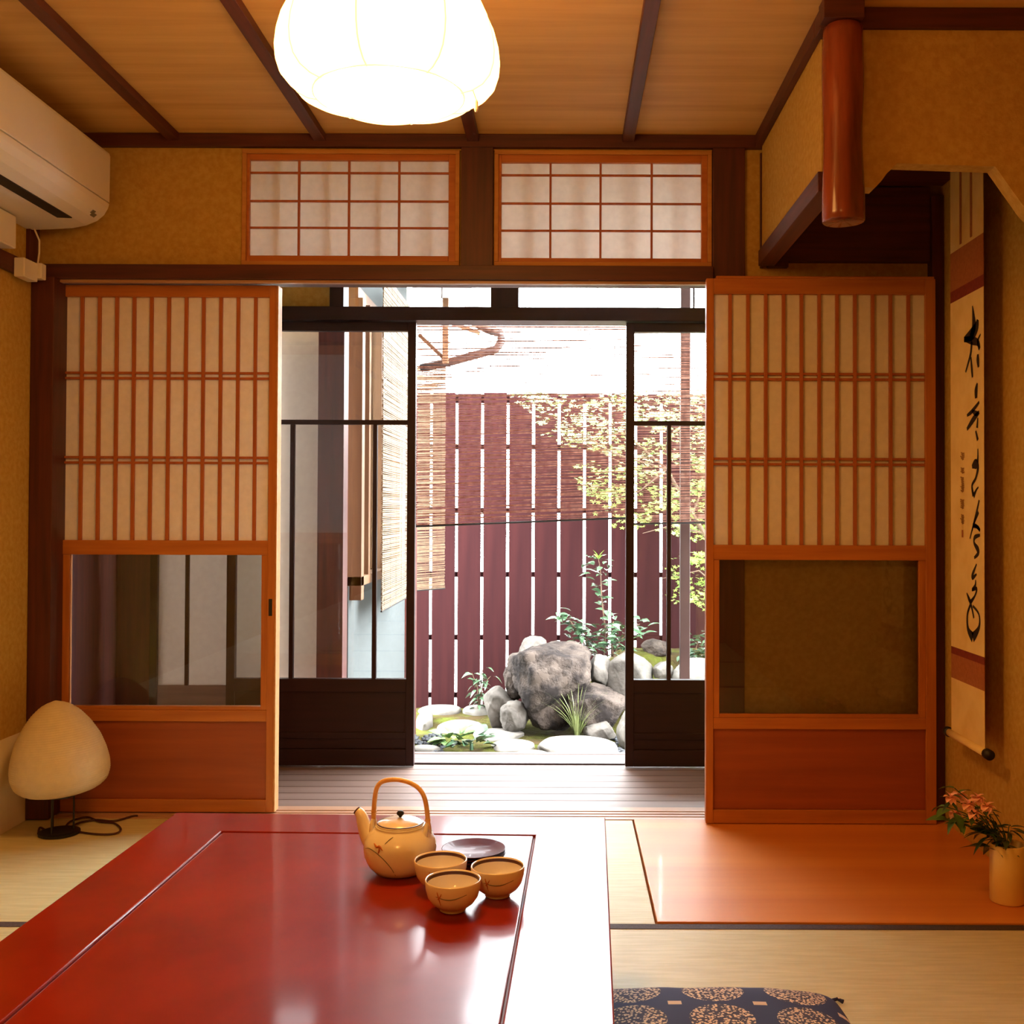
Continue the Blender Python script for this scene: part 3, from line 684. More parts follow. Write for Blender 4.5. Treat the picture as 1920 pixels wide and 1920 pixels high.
# leafy ground plants
for (px, py, mt, lb, sd) in ((848, 1392, 'leaf_b', 'bright green broad leafed ground plant at the veranda edge', 1), (884, 1398, 'leaf_g', 'blue green broad leafed ground plant beside the bright green one', 2)):
    q = PZ(px, py+8, ZG); t = empty('ground_plant', (q.x, q.y, ZG), lb, 'plant', 'broad leafed plants in the moss'); r_ = random.Random(sd)
    lm_ = leaf_mesh('broad_leaf', M[mt], 0.10, 0.075, 0.3)
    for k in range(16):
        d = rdir(r_, 0.1, 0.8); d.normalize(); put_leaf(lm_, t, Vector((q.x, q.y, ZG+0.02))+Vector((d.x, d.y, abs(d.z)))*r_.uniform(0.03, 0.10), d, r_.uniform(-.4, .4), r_.uniform(.7, 1.1))
    MB().lathe([(0.012, 0), (0.008, 0.04)], (q.x, q.y, ZG), 8).build('stem', M['leaf_d'], t)
# maple in front of the fence, crown behind the blind
mp = empty('maple_tree', S(1400, 1240, 6.75), 'young light green maple spreading over the fence behind the reed blind', 'tree')
trunk = [S(1400, 1240, 6.75), S(1370, 1120, 6.72), S(1320, 1000, 6.7), S(1250, 880, 6.7), S(1180, 820, 6.65)]
MB().tube(trunk, [0.02, 0.017, 0.014, 0.009, 0.005], 8).build('trunk', M['stem'], mp)
for a_, b_, c_ in (((1320, 1000), (1260, 985), (1205, 1000)), ((1250, 880), (1150, 850), (1040, 780)), ((1250, 880), (1200, 920), (1130, 940)), ((1370, 1120), (1310, 1070), (1240, 1085)), ((1300, 960), (1330, 880), (1320, 800)), ((1260, 890), (1190, 880), (1090, 830))):
    MB().tube([S(*a_, 6.7), S(*b_, 6.64), S(*c_, 6.6)], [0.007, 0.005, 0.002], 6).build('branch', M['stem'], mp)
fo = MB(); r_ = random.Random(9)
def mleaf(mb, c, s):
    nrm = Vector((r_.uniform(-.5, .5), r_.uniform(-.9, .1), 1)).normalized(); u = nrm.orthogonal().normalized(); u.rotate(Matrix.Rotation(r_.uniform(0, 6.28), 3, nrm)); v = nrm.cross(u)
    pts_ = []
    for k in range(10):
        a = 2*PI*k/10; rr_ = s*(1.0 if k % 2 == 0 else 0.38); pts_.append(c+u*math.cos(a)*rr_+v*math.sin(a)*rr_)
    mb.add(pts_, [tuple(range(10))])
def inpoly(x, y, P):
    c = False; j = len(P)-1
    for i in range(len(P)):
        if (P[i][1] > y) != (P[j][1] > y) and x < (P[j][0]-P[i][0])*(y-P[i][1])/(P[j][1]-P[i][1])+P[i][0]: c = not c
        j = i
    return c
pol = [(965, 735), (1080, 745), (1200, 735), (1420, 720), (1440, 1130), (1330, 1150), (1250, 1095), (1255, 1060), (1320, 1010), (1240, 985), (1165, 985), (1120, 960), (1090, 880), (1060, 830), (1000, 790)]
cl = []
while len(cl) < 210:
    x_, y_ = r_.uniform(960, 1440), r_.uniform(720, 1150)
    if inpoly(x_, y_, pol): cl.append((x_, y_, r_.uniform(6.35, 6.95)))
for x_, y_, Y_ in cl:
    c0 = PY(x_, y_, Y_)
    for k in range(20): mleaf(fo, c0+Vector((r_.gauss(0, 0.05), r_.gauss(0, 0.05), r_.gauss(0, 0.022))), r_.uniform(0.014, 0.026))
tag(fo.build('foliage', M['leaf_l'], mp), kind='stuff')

# ================================================================== WING OF THE HOUSE (left, outside)
XW = -0.90
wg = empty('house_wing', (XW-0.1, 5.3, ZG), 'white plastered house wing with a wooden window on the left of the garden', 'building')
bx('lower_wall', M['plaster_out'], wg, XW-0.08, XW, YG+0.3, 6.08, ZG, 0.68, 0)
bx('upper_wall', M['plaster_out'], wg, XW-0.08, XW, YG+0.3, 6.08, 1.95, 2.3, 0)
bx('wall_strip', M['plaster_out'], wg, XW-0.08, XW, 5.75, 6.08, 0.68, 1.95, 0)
bx('window_sill', M['ash'], wg, XW-0.06, XW+0.05, YG+0.32, 5.75, 0.68, 0.72)
bx('window_head', M['ash'], wg, XW-0.06, XW+0.03, YG+0.32, 5.75, 1.90, 1.95)
for a, b, dx in ((4.50, 4.56, 0.05), (4.585, 4.64, 0.03), (4.665, 4.71, 0.05), (5.15, 5.19, 0.02), (5.68, 5.75, 0.03)):
    bx('window_post', M['ash'], wg, XW-0.04, XW+dx, a, b, 0.72 if a > 4.58 else 0.62, 1.90)
bx('window_pane', M['glass'], wg, XW-0.012, XW-0.008, 4.71, 5.68, 0.72, 1.90, 0)
bx('corner_post', M['dark_z'], wg, XW-0.02, XW+0.06, 6.08, 6.14, ZG, 1.75)
bx('base_stone', M['rock_l'], wg, XW-0.08, XW+0.03, YG+0.3, 6.1, ZG-0.02, ZG+0.1)
# eave, bracket and gutter of the wing
q1, q2 = S(846, 676, 5.9), S(938, 640, 5.9)
ea = empty('wing_eave', (q1[0], 5.9, q1[2]), 'brown bracketed eave gutter at the corner of the house wing', 'gutter')
MB().tube([S(790, 690, 5.95), S(846, 678, 5.9), S(930, 655, 5.85), S(940, 640, 5.85), S(938, 625, 5.85), S(915, 618, 5.85), S(890, 605, 5.85), S(880, 585, 5.85)], 0.024, 10).build('gutter', M['gutter'], ea, smooth=True)
bx('bracket_post', M['ash'], ea, X(830, 5.85, 640), X(841, 5.85, 640), 5.83, 5.87, Z(682, 5.85), Z(560, 5.85))
MB().tube([S(786, 628, 5.9), S(835, 674, 5.86)], 0.014, 4).build('brace', M['ash'], ea)
MB().tube([S(846, 606, 5.85), S(900, 625, 5.85)], 0.014, 4).build('brace', M['ash'], ea)
rf = MB().prism([(XW-0.3, 2.42), (XW+0.42, 2.16), (XW+0.42, 2.20), (XW-0.3, 2.46)], 'y', YG+0.8, 6.25).build('roof', M['tile'], wg)

# ================================================================== REED BLINDS
def sudare(name, A, B, ztop, zbA, zbB, mat, label, pitch, dia, thr, seed, rods=True):
    A, B = Vector(A), Vector(B); r_ = random.Random(seed); d = (B-A); L = d.length; dn = d.normalized(); nn = Vector((-dn.y, dn.x, 0))
    t = empty(name, ((A.x+B.x)/2, (A.y+B.y)/2, min(zbA, zbB)), label, 'blind', 'reed blinds hung outside')
    mb = MB(); zmid = (zbA+zbB)/2; n_ = int((ztop-zmid)/pitch)
    for i in range(n_):
        f = i/(n_-1); za = zbA+(ztop-zbA)*f; zb_ = zbB+(ztop-zbB)*f
        jt = pitch*(0.45 if pitch < 0.007 else 0.12); j1, j2 = r_.gauss(0, jt), r_.gauss(0, jt); h = dia*r_.uniform(0.5, 1.2)/2
        a = A+dn*r_.uniform(0, 0.004); b = B-dn*r_.uniform(0, 0.004); m_ = A.lerp(B, r_.uniform(.3, .7)); zm_ = za+(zb_-za)*0.5+r_.gauss(0, jt)
        for (p, zp, q, zq) in ((a, za+j1, m_, zm_), (m_, zm_, b, zb_+j2)):
            vs_ = [Vector((p.x, p.y, zp-h))-nn*h, Vector((p.x, p.y, zp-h))+nn*h, Vector((p.x, p.y, zp+h))+nn*h, Vector((p.x, p.y, zp+h))-nn*h,
                   Vector((q.x, q.y, zq-h))-nn*h, Vector((q.x, q.y, zq-h))+nn*h, Vector((q.x, q.y, zq+h))+nn*h, Vector((q.x, q.y, zq+h))-nn*h]
            mb.add(vs_, [(0, 1, 2, 3), (7, 6, 5, 4), (0, 4, 5, 1), (1, 5, 6, 2), (2, 6, 7, 3), (3, 7, 4, 0)])
    tag(mb.build('reeds', mat, t), kind='stuff')
    for k in range(thr):
        f = (k+0.35)/thr; p = A.lerp(B, f); zb_ = zbA+(zbB-zbA)*f
        MB().tube([Vector((p.x, p.y, zb_))-nn*0.003, Vector((p.x, p.y, ztop))-nn*0.003], 0.0008, 4).build('thread', M['stem'], t)
    MB().tube([(A.x, A.y, zbA-0.004), (B.x, B.y, zbB-0.004)], 0.0045, 6).build('bottom_rod', M['black'], t)
    MB().tube([(A.x, A.y, ztop+0.003), (B.x, B.y, ztop+0.003)], 0.004, 6).build('top_rod', M['reed'], t)
    for k in (0.15, 0.85):
        p = A.lerp(B, k); MB().tube([(p.x, p.y, ztop), (p.x, p.y, 2.26)], 0.002, 5).build('hanging_cord', M['stem'], t)
YSD = 4.60
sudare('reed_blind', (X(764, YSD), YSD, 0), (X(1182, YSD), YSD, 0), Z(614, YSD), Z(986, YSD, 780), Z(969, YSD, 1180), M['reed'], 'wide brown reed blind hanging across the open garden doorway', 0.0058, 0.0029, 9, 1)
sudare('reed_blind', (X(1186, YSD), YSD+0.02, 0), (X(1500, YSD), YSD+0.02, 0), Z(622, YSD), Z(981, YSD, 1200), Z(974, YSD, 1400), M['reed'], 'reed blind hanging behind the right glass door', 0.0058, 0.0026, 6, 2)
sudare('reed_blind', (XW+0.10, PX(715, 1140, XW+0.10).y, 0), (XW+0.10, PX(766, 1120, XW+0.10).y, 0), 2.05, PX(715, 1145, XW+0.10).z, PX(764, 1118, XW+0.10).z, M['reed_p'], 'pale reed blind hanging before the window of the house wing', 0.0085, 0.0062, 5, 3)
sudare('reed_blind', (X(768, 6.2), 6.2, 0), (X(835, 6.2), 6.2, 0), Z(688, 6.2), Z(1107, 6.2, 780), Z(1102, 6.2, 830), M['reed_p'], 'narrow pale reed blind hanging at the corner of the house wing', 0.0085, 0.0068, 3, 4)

# ================================================================== PENDANT LAMP
LC = Vector((X(730, 2.10, 110), 2.10, 1.82))
lp = empty('pendant_lamp', LC, 'glowing white paper pendant lamp with eight petal panels under the ceiling', 'lamp')
prof = [(0.150, 0.0), (0.174, 0.005), (0.196, 0.017), (0.210, 0.034), (0.217, 0.056), (0.219, 0.080), (0.216, 0.108), (0.208, 0.138), (0.194, 0.168), (0.177, 0.200), (0.158, 0.235), (0.138, 0.270), (0.118, 0.305), (0.10, 0.335)]
NS = 10; A8 = PI/4
a_off = R(-97)-A8/2+A8/2
def prad(a, r_):      # bulge between ribs
    return r_*(0.955+0.055*math.sin(PI*a/A8))
pm = MB(); vs = []
for r_, z_ in prof:
    for k in range(NS+1):
        a = A8*k/NS; q = prad(a, r_); vs.append((LC.x+q*math.cos(a+a_off), LC.y+q*math.sin(a+a_off), LC.z+z_))
pm.add(vs, [(i*(NS+1)+k, i*(NS+1)+k+1, (i+1)*(NS+1)+k+1, (i+1)*(NS+1)+k) for i in range(len(prof)-1) for k in range(NS)])
me_o = pm.build('shade_panel', M['lamp'], lp, smooth=True)
# re-centre the panel on the lamp axis so that copies can simply turn
me_o.data.transform(Matrix.Translation(me_o.location)); me_o.location = (0, 0, 0)
for k in range(1, 8):
    c = me_o.copy(); COL.objects.link(c); c.parent = lp; c.rotation_euler = (0, 0, k*A8)
MB().lathe([(0.001, -0.012), (0.06, -0.011), (0.11, -0.008), (0.140, -0.002), (0.146, 0.002)], LC, 48, caps=False).build('bottom_diffuser', M['lamp_low'], lp, smooth=True)
ringp = [(LC.x+0.148*math.cos(2*PI*k/48), LC.y+0.148*math.sin(2*PI*k/48), LC.z+0.001) for k in range(49)]
MB().tube(ringp, 0.0022, 6, False).build('rim', M['lamprib'], lp, smooth=True)
rb = MB().tube([(LC.x+(prad(0, r_)+0.001)*math.cos(a_off), LC.y+(prad(0, r_)+0.001)*math.sin(a_off), LC.z+z_) for r_, z_ in prof], 0.0019, 6).build('rib', M['lamprib'], lp)
rb.data.transform(Matrix.Translation(rb.location)); rb.location = (0, 0, 0)
for k in range(1, 8):
    c = rb.copy(); COL.objects.link(c); c.parent = lp; c.rotation_euler = (0, 0, k*A8)
MB().lathe([(0.103, 0), (0.103, 0.02), (0.05, 0.03), (0.05, ZC-0.0005-LC.z-0.335)], (LC.x, LC.y, LC.z+0.335), 32).build('ceiling_mount', M['white_pl'], lp)
sw = PY(893, 190, LC.y-0.02)
MB().tube([(LC.x+0.165, LC.y-0.02, LC.z+0.012), (sw.x, sw.y, LC.z-0.015)], 0.001, 5).build('pull_cord', M['white_pl'], lp)
MB().lathe([(0.002, 0), (0.004, 0.004), (0.0035, 0.02), (0.0015, 0.024)], (sw.x, sw.y, LC.z-0.038), 10).build('pull_knob', M['white_pl'], lp)

LC_fill = Vector((LC.x, -0.12, LC.z))  # unseen copy of the pendant, added to brighten the sides facing the camera
lp_fill = lp.copy(); COL.objects.link(lp_fill); lp_fill.location = LC_fill
lp_fill['label'] = 'unseen paper pendant lamp added behind the camera as fill light'
for ch in list(lp.children):
    c = ch.copy(); COL.objects.link(c); c.parent = lp_fill

# ================================================================== AIR CONDITIONER
ac0, ac1 = 2.62, 3.42; xw = XL+0.0005; dp = 0.262
ac = empty('air_conditioner', (XL, 3.0, 1.89), 'white wall mounted air conditioner high on the left wall', 'air conditioner')
Zb, Zt = 1.892, 2.150
sec = [(xw, Zt), (xw+dp-0.012, Zt), (xw+dp-0.003, Zt-0.004), (xw+dp, Zt-0.014), (xw+dp-0.001, Zt-0.163)]
sec2 = [(xw+dp-0.002, Zt-0.168), (xw+dp-0.006, Zt-0.182), (xw+dp-0.018, Zt-0.203), (xw+dp-0.040, Zt-0.222), (xw+dp-0.075, Zt-0.237), (xw+dp-0.12, Zt-0.246), (xw+0.07, Zt-0.25), (xw, Zt-0.252)]
def xprism(pts, y0, y1):
    return MB().prism([(p[0], p[1]) for p in pts], 'y', y0, y1)
xprism(sec+[(xw, Zt-0.163)], ac0, ac1).build('front_cover', M['white_pl'], ac, bevel=0.002)
xprism([(xw, Zt-0.1655)]+[(xw+dp-0.003, Zt-0.1655)]+sec2, ac0, ac1).build('body', M['white_pl'], ac, bevel=0.003)
def acp(u):           # point on the underside curve
    a_, b_ = Vector((xw+dp-0.075, 0, Zt-0.237)), Vector((xw+dp-0.12, 0, Zt-0.246)); return a_.lerp(b_, u)
p1, p2 = acp(0.02), acp(0.75); nn = Vector((0.2, 0, -0.98)).normalized()*0.0035
MB().add([(p1.x+nn.x, ac0+0.05, p1.z+nn.z), (p1.x+nn.x, ac1-0.10, p1.z+nn.z), (p2.x+nn.x, ac1-0.13, p2.z+nn.z), (p2.x+nn.x, ac0+0.05, p2.z+nn.z),
          (p1.x-nn.x, ac0+0.05, p1.z-nn.z), (p1.x-nn.x, ac1-0.10, p1.z-nn.z), (p2.x-nn.x, ac1-0.13, p2.z-nn.z), (p2.x-nn.x, ac0+0.05, p2.z-nn.z)],
         [(0, 1, 2, 3), (7, 6, 5, 4), (0, 4, 5, 1), (1, 5, 6, 2), (2, 6, 7, 3), (3, 7, 4, 0)]).build('air_outlet', M['black'], ac)
for k in range(2):
    q = Vector((xw+dp-0.0215+k*-0.006, 0, Zt-0.206-k*0.005)); q2 = q+Vector((-0.010, 0, -0.0085))
    off = Vector((0.0012, 0, -0.0012)); MB().add([q+Vector((0, ac1-0.075+k*0.012, 0))+off, q+Vector((0, ac1-0.055+k*0.02, 0))+off, q2+Vector((0, ac1-0.055+k*0.02, 0))+off, q2+Vector((0, ac1-0.075+k*0.012, 0))+off,
       q+Vector((0, ac1-0.075+k*0.012, 0)), q+Vector((0, ac1-0.055+k*0.02, 0)), q2+Vector((0, ac1-0.055+k*0.02, 0)), q2+Vector((0, ac1-0.075+k*0.012, 0))],
       [(0, 1, 2, 3), (7, 6, 5, 4), (0, 4, 5, 1), (1, 5, 6, 2), (2, 6, 7, 3), (3, 7, 4, 0)]).build('indicator_marks', M['grey_pl'], ac)
pc = MB().box(XL+0.0005, XL+0.05, 3.14, 3.25, 1.795, 1.895).build('duct_cover', M['white_pl'], bevel=0.004); tag(pc, 'pale square duct cover below the air conditioner', 'cover')
so = empty('wall_socket', (XL+0.016, 3.35, 1.73), 'cream plug socket box on the wall rail in the left corner', 'socket')
MB().box(XL+0.0165, XL+0.05, 3.30, 3.385, 1.722, 1.782).build('box', M['white_pl'], so, bevel=0.003)
MB().box(XL+0.018, XL+0.06, 3.388, 3.42, 1.735, 1.785).build('plug', M['white_pl'], so, bevel=0.003)
cc = MB().tube([(XL+0.04, 3.404, 1.786), (XL+0.045, 3.402, 1.82), (XL+0.044, 3.404, 1.86), (XL+0.03, 3.40, 1.896)], 0.003, 8).build('power_cord', M['white_pl'])
tag(cc, 'short white power cord between the air conditioner and the wall socket', 'cord')

# ================================================================== EGG LANTERN AND ITS CORD
EY = 3.30; ex = X(113, EY, 1400); ez0 = Z(1490, EY, 110); ez1 = Z(1313, EY, 110); EH = ez1-ez0; ew = 86*EY/F
el = empty('floor_lantern', (ex, EY, 0.0), 'unlit egg shaped washi paper lantern on the floor in the left corner', 'lamp')
pr = []
ctrl = [(0.0, 0.30), (0.015, 0.55), (0.05, 0.76), (0.12, 0.93), (0.22, 1.0), (0.32, 1.0), (0.45, 0.95), (0.6, 0.85), (0.75, 0.68), (0.87, 0.49), (0.95, 0.30), (0.99, 0.14), (1.0, 0.02)]
def interp(t):
    for i in range(len(ctrl)-1):
        if t <= ctrl[i+1][0]:
            a, b = ctrl[i], ctrl[i+1]; u = (t-a[0])/(b[0]-a[0]); return a[1]+(b[1]-a[1])*u
    return ctrl[-1][1]
NR = 132
sm = [interp(i/NR) for i in range(NR+1)]
for _ in range(12): sm = [sm[0]]+[(sm[i-1]+sm[i]*2+sm[i+1])/4 for i in range(1, NR)]+[sm[-1]]
for i in range(NR+1): pr.append((ew*sm[i]+(0.0009 if i % 3 == 0 else -0.0006 if i % 3 == 1 else 0), EH*i/NR))
sh = MB().lathe(pr, (0, 0, 0), 48)
tl = Matrix.Rotation(R(-5), 4, 'Y')
for v in sh.v:
    q = tl @ v; v.x, v.y, v.z = q.x+ex+0.008, q.y+EY, q.z+ez0
sh.build('paper_shade', M['washi'], el, smooth=True)
for k in range(3):
    a = 2*PI*k/3+0.4; MB().tube([(ex+0.04*math.cos(a), EY+0.04*math.sin(a), ez0+0.004), (ex+0.04*math.cos(a), EY+0.04*math.sin(a), 0.012)], 0.003, 8).build('leg', M['black'], el)
MB().lathe([(0.045, 0), (0.045, 0.01)], (ex, EY, ez0-0.004), 24).build('base_ring', M['black'], el)
MB().lathe([(0.06, 0), (0.06, 0.007), (0.05, 0.010)], (ex, EY, 0.002), 32).build('shadow_disc', M['black'], el)  # black disc standing in for the shadow on the floor under the lantern
def c7(pts_): return [PZ(x/3, 1480+y/3, 0.005) for x, y in pts_]
def smooth_path(P, n=6):
    out = []
    for i in range(len(P)-1):
        p0_, p1_, p2_, p3_ = P[max(i-1, 0)], P[i], P[i+1], P[min(i+2, len(P)-1)]
        for k in range(n):
            t = k/n; out.append(0.5*((2*p1_)+(p2_-p0_)*t+(2*p0_-5*p1_+4*p2_-p3_)*t*t+(3*p1_-p0_-3*p2_+p3_)*t**3))
    return out+[P[-1]]
cpts = c7([(215, 250), (225, 215), (270, 232), (350, 225), (390, 185), (440, 165), (500, 158), (560, 182), (640, 190), (680, 225), (640, 250), (520, 250), (400, 225), (440, 190), (540, 172), (640, 178), (740, 152), (775, 148)])
tag(MB().tube(smooth_path(cpts), 0.0032, 8).build('lantern_cord', M['cordm'], smooth=True), 'thin brown cord lying in loops on the tatami beside the paper lantern', 'cord')

# ================================================================== LOW TABLE
TZ = 0.35
c_fl, c_fr = PZ(333, 1522, TZ), PZ(1135, 1534, TZ)
TWd = (c_fr-c_fl).length; ang = math.atan2(c_fr.y-c_fl.y, c_fr.x-c_fl.x)*0.35+R(-1.1)*0.65
TL = 1.55
mid = (c_fl+c_fr)/2; bk = Vector((-math.sin(ang), math.cos(ang), 0)); tc_ = mid-bk*(TL/2)
tb_ = empty('low_table', (0, 0, 0), 'low red lacquered table with an inset centre panel', 'table')
hw, hl = TWd/2, TL/2; ins = 0.142; th = 0.03
fm = MB(); ii = 0.128
O_ = [(-hw, -hl), (hw, -hl), (hw, hl), (-hw, hl)]; I_ = [(-hw+ins, -hl+ii), (hw-ins, -hl+ii), (hw-ins, hl-ii), (-hw+ins, hl-ii)]
vs = [(x, y_, z) for z in (TZ-th, TZ) for x, y_ in O_+I_]; fs = []
for k in range(4):
    m_ = (k+1) % 4
    fs += [(8+k, 8+m_, 12+m_, 12+k), (k, 4+k, 4+m_, m_), (k, m_, 8+m_, 8+k), (4+k, 12+k, 12+m_, 4+m_)]
fm.add(vs, fs).build('top_frame', M['lacquer'], tb_, bevel=0.0022)
bx('centre_panel', M['lacquer'], tb_, -hw+ins+0.0038, hw-ins-0.0038, -hl+0.130, hl-0.130, TZ-th, TZ-0.0015, 0.002)
for s_ in (-1, 1):
    bx('groove_strip', M['lacquer_d'], tb_, s_*(hw-ins-0.0034), s_*(hw-ins-0.0006), -hl+0.129, hl-0.129, TZ-th, TZ-0.005, 0)
for a, b, c, d in ((-hw+0.03, hw-0.03, hl-0.05, hl-0.03), (-hw+0.03, hw-0.03, -hl+0.03, -hl+0.05), (-hw+0.03, -hw+0.05, -hl+0.05, hl-0.05), (hw-0.05, hw-0.03, -hl+0.05, hl-0.05)):
    bx('apron', M['lacquer'], tb_, a, b, c, d, TZ-th-0.05, TZ-th-0.0003)
for sx in (-1, 1):
    for sy in (-1, 1):
        cx, cy = sx*(hw-0.09), sy*(hl-0.09)
        m_ = MB(); m_.add([(cx-0.022, cy-0.022, 0.002), (cx+0.022, cy-0.022, 0.002), (cx+0.022, cy+0.022, 0.002), (cx-0.022, cy+0.022, 0.002),
              (cx-0.032, cy-0.032, TZ-th-0.0005), (cx+0.032, cy-0.032, TZ-th-0.0005), (cx+0.032, cy+0.032, TZ-th-0.0005), (cx-0.032, cy+0.032, TZ-th-0.0005)],
              [(0, 3, 2, 1), (4, 5, 6, 7), (0, 1, 5, 4), (1, 2, 6, 5), (2, 3, 7, 6), (3, 0, 4, 7)]).build('leg', M['lacquer'], tb_, bevel=0.003)
tb_.location = (tc_.x, tc_.y, 0); tb_.rotation_euler = (0, 0, ang)

# ================================================================== TEAPOT
tp = PZ(750, 1634, TZ); tp.z = TZ+0.0004
K = tp.y/F
te = empty('teapot', tp, 'cream teapot with a bamboo top handle on the red table', 'teapot')
bp = [(0.036, 0.0), (0.045, 0.003), (0.056, 0.014), (0.0635, 0.030), (0.0655, 0.044), (0.063, 0.058), (0.056, 0.070), (0.047, 0.078), (0.0435, 0.0815), (0.0445, 0.084), (0.041, 0.084)]
MB().lathe(bp, tp, 56).build('body', M['porcelain'], te, smooth=True)
lid = MB().lathe([(0.0425, 0.0845), (0.0425, 0.0862), (0.038, 0.0895), (0.028, 0.0935), (0.015, 0.0965), (0.002, 0.0972)], tp, 48).build('lid', M['porcelain'], te, smooth=True)
ringp = [(tp.x+0.0405*math.cos(2*PI*k/48), tp.y+0.0405*math.sin(2*PI*k/48), tp.z+0.0878) for k in range(49)]
MB().tube(ringp, 0.0011, 6, False).build('lid_line', M['glaze_br'], lid)
MB().lathe([(0.002, 0.0968), (0.003, 0.099), (0.0065, 0.1025), (0.0068, 0.105), (0.004, 0.1085), (0.001, 0.109)], tp, 20).build('knob', M['black'], lid, smooth=True)
hd = Vector((math.cos(R(-14)), math.sin(R(-14)), 0))            # direction spout -> right ear
spd = -hd; spd.rotate(Matrix.Rotation(R(-4), 3, 'Z'))
def tpt(s, z): return tp+hd*s+Vector((0, 0, z))
def sps(s, z): return tp+spd*s+Vector((0, 0, z))
MB().tube(smooth_path([sps(0.045, 0.040), sps(0.060, 0.052), sps(0.071, 0.072), sps(0.079, 0.093), sps(0.087, 0.101)], 5), [0.021-0.0135*(i/20)**0.8 for i in range(21)], 20).build('spout', M['porcelain'], te, smooth=True)
spm = MB().tube([sps(0.0865, 0.1005), sps(0.0885, 0.1020)], [0.0082, 0.0078], 20).build('spout_mouth', M['glaze_br'], te, smooth=True)
for s_ in (-1, 1):
    e = tpt(s_*0.052, 0.0); b0 = e+Vector((0, 0, 0.070)); pr2 = hd*0.004
    ar = []
    for k in range(9):
        a = PI*k/8; ar.append(e+Vector((-hd.y, hd.x, 0))*(0.010*math.cos(a))+Vector((0, 0, 0.068+0.021*math.sin(a))))
    MB().tube(ar, 0.0042, 8).build('ear', M['porcelain'], te, smooth=True)
hp = [tpt(-0.052, 0.080), tpt(-0.0515, 0.100), tpt(-0.050, 0.125), tpt(-0.046, 0.146), tpt(-0.036, 0.158), tpt(-0.018, 0.163), tpt(0.0, 0.1635), tpt(0.018, 0.160), tpt(0.035, 0.151), tpt(0.046, 0.135), tpt(0.051, 0.112), tpt(0.053, 0.092), tpt(0.053, 0.080)]
hdl = MB().tube(smooth_path(hp, 4), 0.0043, 10).build('handle', M['bamboo'], te, smooth=True)
for (s, z) in ((-0.0512, 0.104), (0.0525, 0.096), (0.003, 0.1635)):
    p = tpt(s, z); MB().lathe([(0.003, -0.003), (0.0052, -0.0015), (0.0052, 0.0015), (0.003, 0.003)], p, 14).build('bamboo_joint', M['bamboo'], hdl, smooth=True)
def on_body(prof, base, a, z, lift=0.0006):
    for i in range(len(prof)-1):
        if prof[i][1] <= z <= prof[i+1][1]:
            u = (z-prof[i][1])/max(1e-6, prof[i+1][1]-prof[i][1]); r_ = prof[i][0]+(prof[i+1][0]-prof[i][0])*u+lift
            return Vector((base.x+r_*math.cos(a), base.y+r_*math.sin(a), base.z+z))
def brush(prof, base, pts_, wid, name, mat, parent):
    mb = MB(); P_ = [on_body(prof, base, R(a), z) for a, z in pts_]; N = len(P_)
    P_ = smooth_path(P_, 4); N = len(P_)
    mb.tube(P_, [wid*(0.4+0.6*math.sin(PI*(i+0.5)/N)) for i in range(N)], 5).build(name, mat, parent)
brush(bp, tp, [(-152, 0.050), (-140, 0.054), (-125, 0.052), (-108, 0.042), (-96, 0.026), (-90, 0.010)], 0.0008, 'painted_stem', M['grey_pl'], te)
brush(bp, tp, [(-130, 0.064), (-122, 0.060), (-116, 0.061), (-110, 0.056)], 0.002, 'painted_flower', M['orange'], te)
brush(bp, tp, [(-119, 0.063), (-116, 0.056), (-117, 0.050)], 0.0018, 'painted_flower', M['orange'], te)
brush(bp, tp, [(-108, 0.066), (-102, 0.072), (-96, 0.076)], 0.0008, 'painted_stem', M['grey_pl'], te)

# ================================================================== CUPS
cp = [(0.020, 0.0), (0.0215, 0.001), (0.0215, 0.004), (0.026, 0.007), (0.034, 0.013), (0.041, 0.023), (0.0445, 0.036), (0.0455, 0.049), (0.0445, 0.0505), (0.0432, 0.0490)]
cin = [(0.0432, 0.0490), (0.042, 0.040), (0.0385, 0.026), (0.031, 0.016), (0.018, 0.0105), (0.001, 0.0095)]
def cup(px, py, label, turn):
    b = PZ(px, py, TZ); b.z = TZ+0.0004
    t = empty('tea_cup', b, label, 'cup', 'beige tea cups on the red table')
    MB().lathe(cp, b, 48, caps=False).add([(b.x+0.020*math.cos(2*PI*k/48), b.y+0.020*math.sin(2*PI*k/48), b.z) for k in range(48)], [tuple(range(48))]).build('bowl', M['cup'], t, smooth=True)
    MB().lathe(cin, b, 48, caps=False).build('inside', M['cupin'], t, smooth=True)
    MB().lathe([(0.0428, 0.0480), (0.0420, 0.0430)], b, 48, caps=False).build('inner_band', M['glaze_br'], t, smooth=True)
    T = turn
    brush(cp, b, [(-122+T, 0.034), (-100+T, 0.031), (-80+T, 0.032), (-55+T, 0.037)], 0.0008, 'painted_grass', M['grey_pl'], t)
    brush(cp, b, [(-118+T, 0.042), (-115+T, 0.032), (-113+T, 0.020)], 0.0011, 'painted_grass', M['orange'], t)
    brush(cp, b, [(-108+T, 0.040), (-113+T, 0.033), (-118+T, 0.030)], 0.0010, 'painted_grass', M['orange'], t)
cup(826, 1666, 'beige tea cup directly in front of the teapot, behind the nearest cup', 10)
cup(849, 1706, 'beige tea cup nearest the camera', 0)
cup(933, 1679, 'beige tea cup right of the others in front of the dark saucers', 4)
